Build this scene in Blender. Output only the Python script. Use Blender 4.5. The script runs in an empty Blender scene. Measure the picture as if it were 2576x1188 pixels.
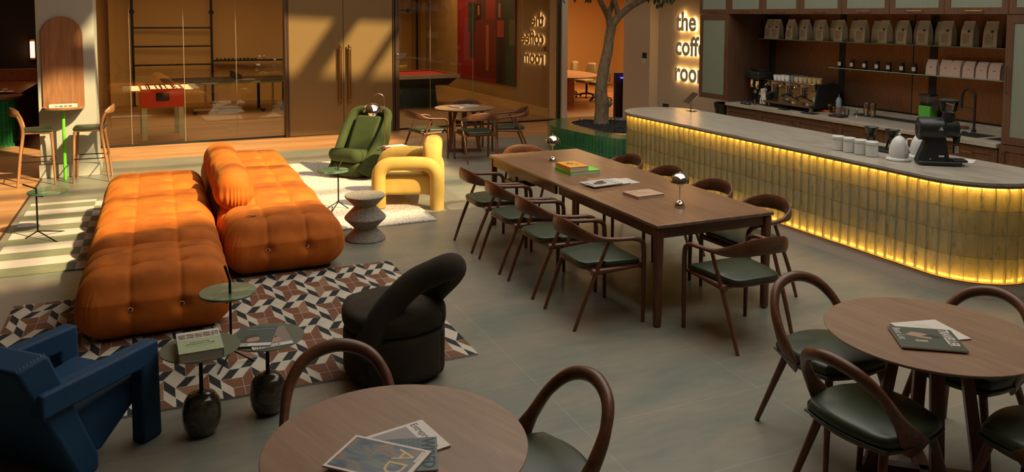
import bpy, math, random
from mathutils import Vector, Matrix, Euler, noise
from mathutils.bvhtree import BVHTree
random.seed(7)
PI = math.pi
sc = bpy.context.scene
C = sc.collection

# ------------------------------------------------------------ camera
cam_d = bpy.data.cameras.new('camera'); cam = bpy.data.objects.new('camera', cam_d); C.objects.link(cam)
sc.camera = cam
F_PX, YAW, PITCH, ROLL = 2027.5, -.41909, .073733, .004857
cam_d.sensor_width = 36; cam_d.lens = F_PX*36/2576
cam_d.shift_x = (1288-1295.7)/2576; cam_d.shift_y = (188.3-594)/2576
cam_d.clip_start = .05; cam_d.clip_end = 200
_f = Vector((0, math.cos(PITCH), -math.sin(PITCH))); _r = Vector((1, 0, 0)); _u = _r.cross(_f)
_c, _s = math.cos(ROLL), math.sin(ROLL)
_r2 = _c*_r+_s*_u; _u2 = -_s*_r+_c*_u
_Y = Matrix.Rotation(YAW, 3, 'Z'); _r2, _u2, _f = _Y @ _r2, _Y @ _u2, _Y @ _f
cam.matrix_world = Matrix(((_r2.x, _u2.x, -_f.x, 0), (_r2.y, _u2.y, -_f.y, 0), (_r2.z, _u2.z, -_f.z, 2.3), (0, 0, 0, 1)))

# ------------------------------------------------------------ sky, sun, exposure
sc.view_settings.view_transform = 'Standard'; sc.view_settings.look = 'None'
sc.view_settings.gamma = 1; sc.view_settings.exposure = 0.0
sc.view_settings.use_curve_mapping = False
w = bpy.data.worlds.new('sky'); sc.world = w; w.use_nodes = True
bg = w.node_tree.nodes['Background']; bg.inputs[0].default_value = (1.0, .96, .87, 1); bg.inputs[1].default_value = 2.8
sun_d = bpy.data.lights.new('sun', 'SUN'); sun = bpy.data.objects.new('sun', sun_d); C.objects.link(sun)
sun_d.energy = 9.5; sun_d.color = (1.0, .79, .42); sun_d.angle = math.radians(1.7)
SUNV = Vector((-.71, 1.0, -1.0)).normalized()
sun.rotation_euler = SUNV.to_track_quat('-Z', 'Y').to_euler(); sun.location = (8, -8, 12)
def area(name, loc, rot, sx, sy, power, col):
    d = bpy.data.lights.new(name, 'AREA'); d.shape = 'RECTANGLE'; d.size = sx; d.size_y = sy; d.energy = power; d.color = col
    o = bpy.data.objects.new(name, d); C.objects.link(o); o.location = loc; o.rotation_euler = rot; return o
area('games_room_light', (1.0, 18.3, 3.3), (0, 0, 0), 3, 3.5, 130, (1, .62, .25))
area('pool_light', (6.5, 20.5, 3.3), (0, 0, 0), 2.4, 3.5, 75, (1, .62, .25))
area('lounge_fill', (-3.0, 17.6, 3.2), (0, 0, 0), 1.2, 1.6, 26, (1, .52, .25))  # fill lamp added to brighten the dark lounge
area('meeting_light', (11.5, 20, 3.2), (0, 0, 0), 3, 3, 190, (1, .60, .24))

# ------------------------------------------------------------ materials
M = {}
def _mat(name):
    m = bpy.data.materials.new(name); m.use_nodes = True
    nt = m.node_tree; b = nt.nodes['Principled BSDF']; M[name] = m
    return m, nt, b
def setp(b, **k):
    for kk, v in k.items():
        n = kk.replace('_', ' ')
        for i in b.inputs:
            if i.name.lower() == n.lower():
                i.default_value = v; break
def rgb(r, g, b): return (r, g, b, 1)
def coords(nt, scale=(1, 1, 1), rot=(0, 0, 0), kind='Object'):
    tc = nt.nodes.new('ShaderNodeTexCoord'); mp = nt.nodes.new('ShaderNodeMapping')
    mp.inputs['Scale'].default_value = scale; mp.inputs['Rotation'].default_value = rot
    nt.links.new(tc.outputs[kind], mp.inputs[0]); return mp.outputs[0]
def noisetex(nt, vec, scale, detail=4, rough=.5, dist=0):
    n = nt.nodes.new('ShaderNodeTexNoise'); n.inputs['Scale'].default_value = scale; n.inputs['Detail'].default_value = detail
    n.inputs['Roughness'].default_value = rough; n.inputs['Distortion'].default_value = dist
    nt.links.new(vec, n.inputs['Vector']); return n.outputs['Fac']
def ramp(nt, fac, stops):
    r = nt.nodes.new('ShaderNodeValToRGB'); nt.links.new(fac, r.inputs[0]); e = r.color_ramp.elements
    while len(e) < len(stops): e.new(.5)
    for i, (p, c) in enumerate(stops): e[i].position = p; e[i].color = (*c[:3], 1)
    return r.outputs[0]
def bump(nt, b, h, strength, dist=.01):
    n = nt.nodes.new('ShaderNodeBump'); n.inputs['Strength'].default_value = strength; n.inputs['Distance'].default_value = dist
    nt.links.new(h, n.inputs['Height']); nt.links.new(n.outputs[0], b.inputs['Normal'])
def mix(nt, fac, a, bb, mode='MIX'):
    n = nt.nodes.new('ShaderNodeMix'); n.data_type = 'RGBA'; n.blend_type = mode
    for v, i in ((fac, 0), (a, 6), (bb, 7)):
        if isinstance(v, (int, float)): n.inputs[i].default_value = v
        elif isinstance(v, tuple): n.inputs[i].default_value = (*v[:3], 1)
        else: nt.links.new(v, n.inputs[i])
    return n.outputs[2]
def math_(nt, op, a, bb=None):
    n = nt.nodes.new('ShaderNodeMath'); n.operation = op
    for v, i in ((a, 0), (bb, 1)):
        if v is None: continue
        if isinstance(v, (int, float)): n.inputs[i].default_value = v
        else: nt.links.new(v, n.inputs[i])
    return n.outputs[0]
def plain(name, col, rough=.5, metal=0, var=0, bumps=0, bscale=200, **k):
    m, nt, b = _mat(name); setp(b, Base_Color=rgb(*col), Roughness=rough, Metallic=metal); setp(b, **k)
    v = coords(nt)
    if var:
        f = noisetex(nt, v, 6, 5); c = ramp(nt, f, [(.25, tuple(x*(1-var) for x in col)), (.75, tuple(min(1, x*(1+var)) for x in col))])
        nt.links.new(c, b.inputs['Base Color'])
    if bumps: bump(nt, b, noisetex(nt, v, bscale, 3), bumps, .004)
    return m
def wood(name, dark, light, axis=0, rough=.42, scale=1.0, kind='Object'):
    m, nt, b = _mat(name); s = [14*scale]*3; s[axis] = 1.1*scale
    v = coords(nt, tuple(s), kind=kind)
    f = noisetex(nt, v, 1.6, 8, .62, .6); s2 = [70*scale]*3; s2[axis] = 2.5*scale
    f2 = noisetex(nt, coords(nt, tuple(s2), kind=kind), 2.2, 4, .6)
    g = math_(nt, 'ADD', math_(nt, 'MULTIPLY', f, .72), math_(nt, 'MULTIPLY', f2, .28))
    c = ramp(nt, g, [(.32, dark), (.5, tuple((a+bb)/2 for a, bb in zip(dark, light))), (.68, light)])
    nt.links.new(c, b.inputs['Base Color']); setp(b, Roughness=rough); bump(nt, b, f2, .12, .002)
    return m
def velvet(name, col, rough=.75, sheen=.6, tint=None, var=.18, bs=500):
    m, nt, b = _mat(name); v = coords(nt)
    f = noisetex(nt, v, 5, 4); c = ramp(nt, f, [(.3, tuple(x*(1-var) for x in col)), (.7, tuple(min(1, x*(1+var)) for x in col))])
    nt.links.new(c, b.inputs['Base Color']); setp(b, Roughness=rough, Sheen_Weight=sheen, Sheen_Roughness=.4, Sheen_Tint=rgb(*(tint or col)))
    bump(nt, b, noisetex(nt, v, bs, 2), .1, .002); return m
def emis(name, col, s):
    m, nt, b = _mat(name); setp(b, Base_Color=rgb(*col), Emission_Color=rgb(*col), Emission_Strength=s); return m
def thinglass(name, tint=(1, 1, 1), ior=1.5, rough=0.0, boost=1.0):
    m = bpy.data.materials.new(name); m.use_nodes = True; M[name] = m; nt = m.node_tree; nt.nodes.clear()
    o = nt.nodes.new('ShaderNodeOutputMaterial'); t = nt.nodes.new('ShaderNodeBsdfTransparent'); g = nt.nodes.new('ShaderNodeBsdfGlossy')
    t.inputs[0].default_value = rgb(*tint); g.inputs['Roughness'].default_value = rough
    fr = nt.nodes.new('ShaderNodeFresnel'); fr.inputs[0].default_value = ior; mx = nt.nodes.new('ShaderNodeMixShader')
    nt.links.new(math_(nt, 'MINIMUM', math_(nt, 'MULTIPLY', fr.outputs[0], boost), 1.0), mx.inputs[0]); nt.links.new(t.outputs[0], mx.inputs[1]); nt.links.new(g.outputs[0], mx.inputs[2])
    nt.links.new(mx.outputs[0], o.inputs[0]); return m

WD, WL = (.07, .023, .009), (.21, .075, .030)
for a, n in ((0, 'x'), (1, 'y'), (2, 'z')): wood('walnut_'+n, WD, WL, a, .38)
wood('table_walnut', (.165, .083, .043), (.31, .165, .088), 1, .30, .8)
wood('round_walnut', (.185, .10, .052), (.32, .18, .098), 1, .42, .8)
wood('oak_z', (.24, .10, .035), (.44, .21, .09), 2, .45)
wood('panel_walnut', (.19, .075, .03), (.42, .19, .085), 2, .4, .8)
wood('cab_walnut', (.07, .032, .016), (.145, .07, .037), 2, .45)
wood('cab_walnut_h', (.07, .032, .016), (.145, .07, .037), 1, .45)
wood('bar_wood', (.13, .04, .015), (.26, .085, .03), 1, .35)
wood('meeting_wood', (.35, .15, .05), (.5, .23, .09), 0, .45)
plain('leather_green', (.034, .046, .021), .40, 0, .12, .08, 300)
velvet('orange_velvet', (.53, .122, .004), .85, .2, (1, .45, .04), .25)
velvet('yellow_velvet', (.52, .33, .07), .8, .45, (1, .8, .35), .1)
velvet('blue_velvet', (.004, .042, .105), .7, .4, (.02, .22, .42), .12)
velvet('green_wool', (.040, .055, .010), .95, .3, (.3, .4, .1), .18, 160)
velvet('black_boucle', (.036, .024, .012), .98, .08, (.2, .14, .08), .3, 120)
plain('black_metal', (.01, .009, .008), .4, .6)
plain('matte_black', (.012, .011, .010), .55)
plain('dark_plastic', (.018, .018, .017), .35)
plain('chrome', (.86, .80, .72), .07, 1)
plain('steel', (.42, .38, .33), .25, 1)
plain('brass', (.38, .19, .06), .35, 1)
plain('copper', (.55, .22, .09), .3, 1)
plain('white_ceramic', (.62, .62, .58), .35)
plain('white_paper', (.62, .58, .52), .7)
plain('cream_paper', (.50, .42, .33), .6)
plain('pillar_paint', (.42, .40, .33), .7)
plain('beige_paint', (.60, .50, .38), .8)
plain('room_paint', (.50, .32, .12), .8)
plain('orange_paint', (.66, .42, .18), .8)
plain('dark_paint', (.012, .006, .004), .8)
plain('ceiling_paint', (.55, .50, .43), .9)
plain('green_metal', (.10, .11, .07), .5, 0)
plain('lime_green', (.16, .70, .03), .5)
plain('red_paint', (.75, .055, .018), .4)
plain('cream_leg', (.62, .62, .38), .5)
plain('red_felt', (.40, .008, .008), .85)
plain('door_metal', (.205, .118, .036), .45, .1)
plain('frame_bronze', (.10, .055, .03), .4, .6)
plain('black_frame', (.010, .008, .006), .5)
plain('terracotta', (.42, .18, .08), .5)
plain('kick_metal', (.72, .62, .54), .5, .2)
plain('glass_edge', (.25, .42, .34), .2)
plain('chair_fabric', (.38, .30, .19), .8)
plain('screen', (.02, .02, .02), .15)
emis('led_warm', (1, .50, .15), 27)
emis('letter_glow', (1, .62, .22), 9)
emis('sconce_glow', (1, .5, .18), 7)
emis('blue_glow', (.10, .10, 1), 5)
thinglass('wall_glass', (.90, .88, .80), 1.5, 0, 2.7)
thinglass('clear_glass', (.93, .95, .93), 1.45)
thinglass('shelf_glass', (.75, .85, .78), 1.45)
# frosted ribbed cabinet glass
m, nt, b = _mat('frosted'); setp(b, Base_Color=rgb(.22, .25, .19), Roughness=.35)
wv = nt.nodes.new('ShaderNodeTexWave'); wv.bands_direction = 'Y'; wv.inputs['Scale'].default_value = 22; nt.links.new(coords(nt), wv.inputs[0]); bump(nt, b, wv.outputs['Fac'], .5, .004)
# copper backsplash, fine vertical ribs
m, nt, b = _mat('backsplash'); setp(b, Metallic=.75, Roughness=.38)
f = noisetex(nt, coords(nt, (1, 40, 1)), 6, 3); nt.links.new(ramp(nt, f, [(.3, (.17, .085, .045)), (.7, (.30, .155, .085))]), b.inputs['Base Color']); bump(nt, b, f, .2, .003)
# granite stool
m, nt, b = _mat('granite'); f = noisetex(nt, coords(nt), 210, 2, .7)
nt.links.new(ramp(nt, f, [(.40, (.06, .05, .04)), (.5, (.20, .165, .13)), (.58, (.50, .43, .34))]), b.inputs['Base Color']); setp(b, Roughness=.8)
# green marble
def marble(name, stops, sc_, rough=.2):
    m, nt, b = _mat(name); f = noisetex(nt, coords(nt, (1, 1, 2.2), (.5, .3, 0)), sc_, 8, .62, 1.6)
    nt.links.new(ramp(nt, f, stops), b.inputs['Base Color']); setp(b, Roughness=rough, Coat_Weight=.3); return m
marble('green_marble', [(.3, (.03, .085, .05)), (.5, (.07, .15, .09)), (.66, (.17, .26, .17))], 5)
marble('dark_marble', [(.34, (.015, .018, .010)), (.47, (.045, .04, .022)), (.54, (.10, .07, .04)), (.60, (.035, .04, .022)), (.72, (.12, .11, .075))], 6)
# travertine counter
m, nt, b = _mat('travertine'); f = noisetex(nt, coords(nt, (9, 1.2, 9)), 2.4, 8, .6, .5)
nt.links.new(ramp(nt, f, [(.3, (.25, .215, .165)), (.5, (.37, .325, .26)), (.7, (.46, .41, .34))]), b.inputs['Base Color']); setp(b, Roughness=.28)
plain('counter_edge', (.24, .13, .075), .4)
# concrete tile floor
m, nt, b = _mat('tile_floor'); v = coords(nt)
def grid(nt, v, ox, oy, px, py, wd):
    s = nt.nodes.new('ShaderNodeSeparateXYZ'); nt.links.new(v, s.inputs[0]); r = []
    for k, o, p in ((0, ox, px), (1, oy, py)):
        a = math_(nt, 'DIVIDE', math_(nt, 'SUBTRACT', s.outputs[k], o), p)
        fr = math_(nt, 'FRACT', a); d = math_(nt, 'MINIMUM', fr, math_(nt, 'SUBTRACT', 1.0, fr)); r.append(math_(nt, 'LESS_THAN', math_(nt, 'MULTIPLY', d, p), wd))
    return math_(nt, 'MAXIMUM', r[0], r[1]), s
g, s_ = grid(nt, v, 2.12, 5.11, 1.235, .648, .0028)
f1 = noisetex(nt, coords(nt, (1, 2.2, 1)), 1.1, 7, .6, .4); f2 = noisetex(nt, coords(nt, (3, 9, 1)), 2.0, 5)
c = ramp(nt, f1, [(.36, (.165, .185, .150)), (.52, (.24, .222, .172)), (.66, (.295, .245, .185))])
c = mix(nt, .25, c, ramp(nt, f2, [(.3, (.14, .14, .115)), (.7, (.27, .25, .2))]))
nt.links.new(mix(nt, math_(nt, 'MULTIPLY', g, .42), c, (.42, .38, .29)), b.inputs['Base Color'])
setp(b, Roughness=.34, Specular_IOR_Level=.45)
# timber plank floors (running along X)
def planks(name, dark, light, axis, rough=.38):
    m, nt, b = _mat(name); s = [5, 5, 5]; s[axis] = .6; v = coords(nt, tuple(s)); f = noisetex(nt, v, 2.5, 6, .6, .4)
    s2 = [5.5, 5.5, 1]; s2[axis] = .5
    vo = nt.nodes.new('ShaderNodeTexVoronoi'); vo.distance = 'CHEBYCHEV'; nt.links.new(coords(nt, tuple(s2)), vo.inputs['Vector'])
    vo.inputs['Scale'].default_value = 1; vo.inputs['Randomness'].default_value = .3
    sp = nt.nodes.new('ShaderNodeSeparateColor'); nt.links.new(vo.outputs['Color'], sp.inputs[0])
    g = math_(nt, 'ADD', math_(nt, 'MULTIPLY', f, .7), math_(nt, 'MULTIPLY', sp.outputs[0], .3))
    nt.links.new(ramp(nt, g, [(.3, dark), (.7, light)]), b.inputs['Base Color']); setp(b, Roughness=rough); return m
planks('timber_floor', (.34, .15, .055), (.55, .28, .12), 0)
planks('room_timber', (.22, .12, .05), (.36, .21, .10), 0, .45)
# glazed green tiles, upright
m, nt, b = _mat('green_tile'); v = coords(nt, kind='UV'); br = nt.nodes.new('ShaderNodeTexBrick'); nt.links.new(v, br.inputs['Vector'])
br.offset = 0; br.inputs['Scale'].default_value = 1; br.inputs['Brick Width'].default_value = .075; br.inputs['Row Height'].default_value = .30; br.inputs['Mortar Size'].default_value = .0035
br.inputs['Color1'].default_value = (.015, .14, .03, 1); br.inputs['Color2'].default_value = (.010, .10, .075, 1); br.inputs['Mortar'].default_value = (.10, .36, .14, 1); br.inputs['Bias'].default_value = 0
f = noisetex(nt, coords(nt), 9, 5, .6, .8)
nt.links.new(mix(nt, .32, br.outputs[0], ramp(nt, f, [(.3, (.008, .06, .02)), (.6, (.03, .19, .05)), (.75, (.12, .22, .05))])), b.inputs['Base Color'])
setp(b, Roughness=.16, Coat_Weight=.4); bump(nt, b, f, .15, .004)
plain('top_tile', (.05, .13, .05), .10, 0, .3, .15, 30)
# shag rug
m, nt, b = _mat('shag'); f = noisetex(nt, coords(nt, (14, 5, 1)), 3, 5, .6)
nt.links.new(ramp(nt, f, [(.33, (.22, .19, .15)), (.42, (.58, .52, .44)), (.7, (.78, .72, .64))]), b.inputs['Base Color']); setp(b, Roughness=.95, Sheen_Weight=.3); bump(nt, b, f, .7, .03)
# soil / lava gravel
m, nt, b = _mat('gravel'); setp(b, Roughness=.9, Base_Color=rgb(.022, .018, .017))
# bark
m, nt, b = _mat('bark'); f = noisetex(nt, coords(nt, (5, 5, 1.2)), 9, 8, .65, .8)
nt.links.new(ramp(nt, f, [(.3, (.07, .045, .025)), (.7, (.30, .21, .12))]), b.inputs['Base Color']); setp(b, Roughness=.9); bump(nt, b, f, .6, .02)
plain('leaf', (.02, .05, .012), .5, 0, .3)
# glass blocks: seeded cast glass that scatters the light behind it
m = bpy.data.materials.new('glass_block'); m.use_nodes = True; M['glass_block'] = m; nt = m.node_tree; nt.nodes.clear()
o_ = nt.nodes.new('ShaderNodeOutputMaterial'); tr = nt.nodes.new('ShaderNodeBsdfTranslucent'); tp = nt.nodes.new('ShaderNodeBsdfTransparent'); gl = nt.nodes.new('ShaderNodeBsdfGlossy')
f = noisetex(nt, coords(nt, (1, 1, .30)), 24, 8, .72, 1.2); f3 = noisetex(nt, coords(nt, (1, 1, .5)), 55, 4, .7)
cc = ramp(nt, f, [(.34, (.20, .20, .09)), (.45, (.52, .53, .27)), (.64, (.86, .86, .55))])
nt.links.new(cc, tr.inputs[0]); tp.inputs[0].default_value = (.66, .66, .40, 1); gl.inputs['Roughness'].default_value = .22
bn = nt.nodes.new('ShaderNodeBump'); bn.inputs['Strength'].default_value = 1.0; bn.inputs['Distance'].default_value = .02
nt.links.new(math_(nt, 'ADD', f, math_(nt, 'MULTIPLY', f3, .35)), bn.inputs['Height']); nt.links.new(bn.outputs[0], gl.inputs['Normal']); nt.links.new(bn.outputs[0], tr.inputs['Normal'])
m1 = nt.nodes.new('ShaderNodeMixShader'); m2 = nt.nodes.new('ShaderNodeMixShader'); nt.links.new(ramp(nt, f, [(.40, (.72, .72, .72)), (.60, (.42, .42, .42))]), m1.inputs[0])
nt.links.new(tp.outputs[0], m1.inputs[1]); nt.links.new(tr.outputs[0], m1.inputs[2])
df = nt.nodes.new('ShaderNodeBsdfDiffuse'); df.inputs[0].default_value = (.38, .46, .27, 1); m0 = nt.nodes.new('ShaderNodeMixShader'); m0.inputs[0].default_value = .12; nt.links.new(m1.outputs[0], m0.inputs[1]); nt.links.new(df.outputs[0], m0.inputs[2])
m2.inputs[0].default_value = .16; nt.links.new(m0.outputs[0], m2.inputs[1]); nt.links.new(gl.outputs[0], m2.inputs[2]); nt.links.new(m2.outputs[0], o_.inputs[0])

# ------------------------------------------------------------ mesh helpers
class MB:
    def __init__(s): s.v = []; s.f = []; s.m = []; s.uv = {}
    def add(s, vs, fs, mi=0, T=None):
        o = len(s.v)
        for p in vs:
            p = Vector(p); s.v.append(T @ p if T else p)
        for f in fs: s.f.append(tuple(i+o for i in f)); s.m.append(mi)
        return s
    def box(s, x0, x1, y0, y1, z0, z1, mi=0, T=None):
        return s.add([(x0, y0, z0), (x1, y0, z0), (x1, y1, z0), (x0, y1, z0), (x0, y0, z1), (x1, y0, z1), (x1, y1, z1), (x0, y1, z1)],
                     [(0, 3, 2, 1), (4, 5, 6, 7), (0, 1, 5, 4), (1, 2, 6, 5), (2, 3, 7, 6), (3, 0, 4, 7)], mi, T)
    def cyl(s, c, r, h, n=24, r2=None, mi=0, T=None):
        r2 = r if r2 is None else r2; x, y, z = c
        return s.lathe([(0, z), (r, z), (r2, z+h), (0, z+h)], n, (x, y), mi, T)
    def lathe(s, prof, n=32, c=(0, 0), mi=0, T=None, sx=1, sy=1, a0=0, a1=2*PI):
        full = abs(a1-a0-2*PI) < 1e-6; k = n if full else n+1; vs = []; fs = []; rows = []
        for r, z in prof:
            if r < 1e-6: rows.append([len(vs)]); vs.append((c[0], c[1], z))
            else:
                rows.append(list(range(len(vs), len(vs)+k)))
                for i in range(k):
                    a = a0+(a1-a0)*i/n; vs.append((c[0]+sx*r*math.cos(a), c[1]+sy*r*math.sin(a), z))
        for A, B in zip(rows, rows[1:]):
            for i in range(n):
                j = (i+1) % k
                if len(A) == 1 and len(B) == 1: continue
                if len(A) == 1: fs.append((A[0], B[j], B[i]))
                elif len(B) == 1: fs.append((A[i], A[j], B[0]))
                else: fs.append((A[i], A[j], B[j], B[i]))
        return s.add(vs, fs, mi, T)
    def tube(s, pts, r, n=12, closed=False, mi=0, T=None, up=None, caps=True, flat=None):
        """sweep an ellipse along pts; r a number, list, or list of (r_side, r_up)"""
        pts = [Vector(p) for p in pts]; N = len(pts)
        if not isinstance(r, (list, tuple)): r = [r]*N
        r = [(q, q) if not isinstance(q, (list, tuple)) else q for q in r]
        vs = []; fs = []; prev = Vector(up) if up else None
        for i, p in enumerate(pts):
            a = pts[(i-1) % N] if (closed or i > 0) else p; b_ = pts[(i+1) % N] if (closed or i < N-1) else p
            t = (b_-a).normalized()
            if prev is None: prev = Vector((0, 0, 1)) if abs(t.z) < .9 else Vector((0, 1, 0))
            u = Vector(up) if up else prev
            u = u-t*u.dot(t)
            if u.length < 1e-4: u = prev-t*prev.dot(t)
            u.normalize(); prev = u; sd = t.cross(u)
            for k in range(n):
                an = 2*PI*k/n; vs.append(p+sd*(r[i][0]*math.cos(an))+u*(r[i][1]*math.sin(an)))
        R = N if closed else N-1
        for i in range(R):
            for k in range(n):
                fs.append((i*n+k, i*n+(k+1) % n, ((i+1) % N)*n+(k+1) % n, ((i+1) % N)*n+k))
        if not closed and caps:
            fs.append(tuple(range(n-1, -1, -1))); fs.append(tuple((N-1)*n+k for k in range(n)))
        return s.add(vs, fs, mi, T)
    def prism(s, out, z0, z1, mi=0, T=None):
        n = len(out); vs = [(x, y, z0) for x, y in out]+[(x, y, z1) for x, y in out]
        return s.add(vs, [tuple(range(n-1, -1, -1)), tuple(range(n, 2*n))]+[(i, (i+1) % n, n+(i+1) % n, n+i) for i in range(n)], mi, T)
    def loft(s, rings, mi=0, T=None, cap=True, closed_u=True):
        n = len(rings[0]); vs = [p for r in rings for p in r]; fs = []
        for a in range(len(rings)-1):
            for k in range(n if closed_u else n-1): fs.append((a*n+k, a*n+(k+1) % n, (a+1)*n+(k+1) % n, (a+1)*n+k))
        if cap: fs.append(tuple(range(n-1, -1, -1))); fs.append(tuple((len(rings)-1)*n+k for k in range(n)))
        return s.add(vs, fs, mi, T)
    def rbox(s, c, size, r, div=6, fn=None, mi=0, T=None, k=4):
        """rounded box, each face divided; fn(p, n) may displace"""
        hx, hy, hz = [q/2 for q in size]; idx = {}; vs = []; fs = []
        if isinstance(div, int): div = (div,)*3
        def params(h, d):
            rr = min(r, h*.999); ps = [-h+rr*(1-math.cos(PI/2*i/k))*1.0 for i in range(k)]
            ps = [-h+rr*i/k for i in range(k)]
            mid = [-h+rr+(2*h-2*rr)*i/max(d, 1) for i in range(d+1)]
            return ps+mid+[-q for q in reversed(ps)]
        P = [params(hx, div[0]), params(hy, div[1]), params(hz, div[2])]
        H = (hx, hy, hz)
        def vert(p):
            key = tuple(round(q, 5) for q in p)
            if key in idx: return idx[key]
            cc = Vector([max(-(H[a]-min(r, H[a])), min(H[a]-min(r, H[a]), p[a])) for a in range(3)]); d = Vector(p)-cc
            nn = d.normalized() if d.length > 1e-6 else Vector((0, 0, 1)); q = cc+nn*r if d.length > 1e-6 else Vector(p)
            if fn: q = fn(q, nn)
            idx[key] = len(vs); vs.append(Vector(c)+q); return idx[key]
        for ax in range(3):
            u, v = (ax+1) % 3, (ax+2) % 3
            for sg in (-1, 1):
                for i in range(len(P[u])-1):
                    for j in range(len(P[v])-1):
                        q = []
                        for a, b_ in ((i, j), (i+1, j), (i+1, j+1), (i, j+1)):
                            p = [0, 0, 0]; p[ax] = sg*H[ax]; p[u] = P[u][a]; p[v] = P[v][b_]; q.append(vert(p))
                        if sg < 0: q.reverse()
                        if len(set(q)) > 2: fs.append(tuple(q))
        return s.add(vs, fs, mi, T)
    def sphere(s, c, r, n=16, mi=0, sz=1, T=None):
        return s.lathe([(r*math.sin(PI*i/(n//2)), c[2]-r*sz*math.cos(PI*i/(n//2))) for i in range(n//2+1)], n, (c[0], c[1]), mi, T)
    def build(s, name, mats, parent=None, smooth=True, bevel=0, sub=0, ang=40, seg=2):
        me = bpy.data.meshes.new(name); me.from_pydata([tuple(p) for p in s.v], [], s.f)
        if not isinstance(mats, (list, tuple)): mats = [mats]
        for q in mats: me.materials.append(M[q] if isinstance(q, str) else q)
        me.polygons.foreach_set('material_index', s.m)
        if smooth:
            me.polygons.foreach_set('use_smooth', [True]*len(me.polygons))
            me.set_sharp_from_angle(angle=math.radians(ang))
        me.update()
        o = bpy.data.objects.new(name, me); C.objects.link(o)
        if parent: o.parent = parent
        if bevel:
            bm = o.modifiers.new('bevel', 'BEVEL'); bm.width = bevel; bm.segments = seg; bm.limit_method = 'ANGLE'; bm.angle_limit = math.radians(40)
        if sub:
            sb = o.modifiers.new('sub', 'SUBSURF'); sb.levels = sub; sb.render_levels = sub
        return o
def tag(o, label=None, cat=None, group=None, kind=None, loc=None, rz=None):
    if label: o['label'] = label
    if cat: o['category'] = cat
    if group: o['group'] = group
    if kind: o['kind'] = kind
    if loc: o.location = loc
    if rz is not None: o.rotation_euler[2] = rz
    return o
def thing(name, label, cat, loc=(0, 0, 0), rz=0, group=None):
    o = bpy.data.objects.new(name, None); C.objects.link(o); o.empty_display_size = .1
    return tag(o, label, cat, group, None, loc, rz)
def dup(root, loc, rz=0, label=None, group=None):
    def cp(o, par):
        c = o.copy(); C.objects.link(c); c.parent = par
        for ch in o.children: cp(ch, c)
        return c
    r = cp(root, None); r.location = loc; r.rotation_euler[2] = rz
    if label: r['label'] = label
    if group: r['group'] = group
    return r
def struct(name, mb, mat, **k):
    o = mb.build(name, mat, None, **k); o['kind'] = 'structure'; return o
def bez(pts, n=8):
    """Catmull-Rom through pts"""
    P = [Vector(p) for p in pts]; out = []
    for i in range(len(P)-1):
        a = P[i-1] if i else P[0]*2-P[1]; b_, c = P[i], P[i+1]; d = P[i+2] if i+2 < len(P) else P[-1]*2-P[-2]
        for k in range(n):
            t = k/n; out.append(.5*((2*b_)+(c-a)*t+(2*a-5*b_+4*c-d)*t*t+(3*b_-a-3*c+d)*t*t*t))
    out.append(P[-1]); return out
def lerpl(vals, n):
    out = []
    for i in range(len(vals)-1):
        a, b_ = vals[i], vals[i+1]
        for k in range(n):
            t = k/n
            out.append(tuple(x+(y-x)*t for x, y in zip(a, b_)) if isinstance(a, tuple) else a+(b_-a)*t)
    out.append(vals[-1]); return out
def text(body, name, size, mat, parent, T, depth=.001, align='LEFT', bold=0, xs=1):
    """lettering as a mesh in the local XY plane, placed by T"""
    cu = bpy.data.curves.new(name, 'FONT'); cu.body = body; cu.size = size; cu.extrude = depth; cu.align_x = align; cu.offset = bold; cu.resolution_u = 3
    t = bpy.data.objects.new(name, cu); C.objects.link(t); dg = bpy.context.evaluated_depsgraph_get()
    me = bpy.data.meshes.new_from_object(t.evaluated_get(dg)); bpy.data.objects.remove(t)
    S = Matrix.Diagonal((xs, 1, 1, 1)); me.transform(T @ S); me.materials.clear(); me.materials.append(M[mat] if isinstance(mat, str) else mat)
    o = bpy.data.objects.new(name, me); C.objects.link(o); o.parent = parent; return o
# ------------------------------------------------------------ the setting
AB = .0453
TB = Matrix.Translation((0, 15.345, 0)) @ Matrix.Rotation(AB, 4, 'Z')   # frame of the glass wall: x along it, y into the room
def tb(x, y, z=0): return TB @ Vector((x, y, z))
# floors
m_ = MB().box(-14, 12, -8, 13.87, -.1, 0); o = struct('floor', m_, 'tile_floor')
m_ = MB().box(-14, 17, 13.87, 32, -.1, .0); o = struct('floor_timber', m_, 'timber_floor')
m_ = MB().box(-14, -1.5, 7.5, 13.87, -.05, .0015); struct('floor_timber_left', m_, 'timber_floor')
m_ = MB().box(-1.515, -1.49, 7.5, 13.87, 0, .004); struct('trim_1', m_, 'frame_bronze')
m_ = MB().box(-1.42, 8.1, .05, 9.8, 0, .002, T=TB); struct('floor_games_room', m_, 'room_timber')
# roof over the hall; unseen skylight edges and slats shaped to throw the sun patches
RH = 6.0; XL_, XR_, YF_ = 1.88, 8.5, 11.62
def yn(x): return 1.35+.26*(x-3)
m_ = MB(); m_.box(-16, XL_, -16, 34, RH, RH+.3); m_.box(XR_, 22, -16, 34, RH, RH+.3); m_.box(XL_, XR_, YF_, 34, RH, RH+.3)
m_.prism([(XL_, -16), (XR_, -16), (XR_, yn(XR_)), (XL_, yn(XL_))], RH, RH+.3)
struct('ceiling', m_, 'ceiling_paint')
m_ = MB(); m_.box(5.0, XR_, 9.35, 10.38, RH, RH+.2); m_.box(XL_, 3.1, 8.2, 8.6, RH, RH+.1); m_.box(5.93, 6.30, 10.3, YF_, RH, RH+.2); m_.box(7.2, 7.3, 10.3, YF_, RH, RH+.2)
for i, y in enumerate((3.1, 4.3, 5.6, 7.0)): m_.box(XL_, XR_, y-.02-.03*(i % 3), y+.05, RH, RH+.08)
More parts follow.
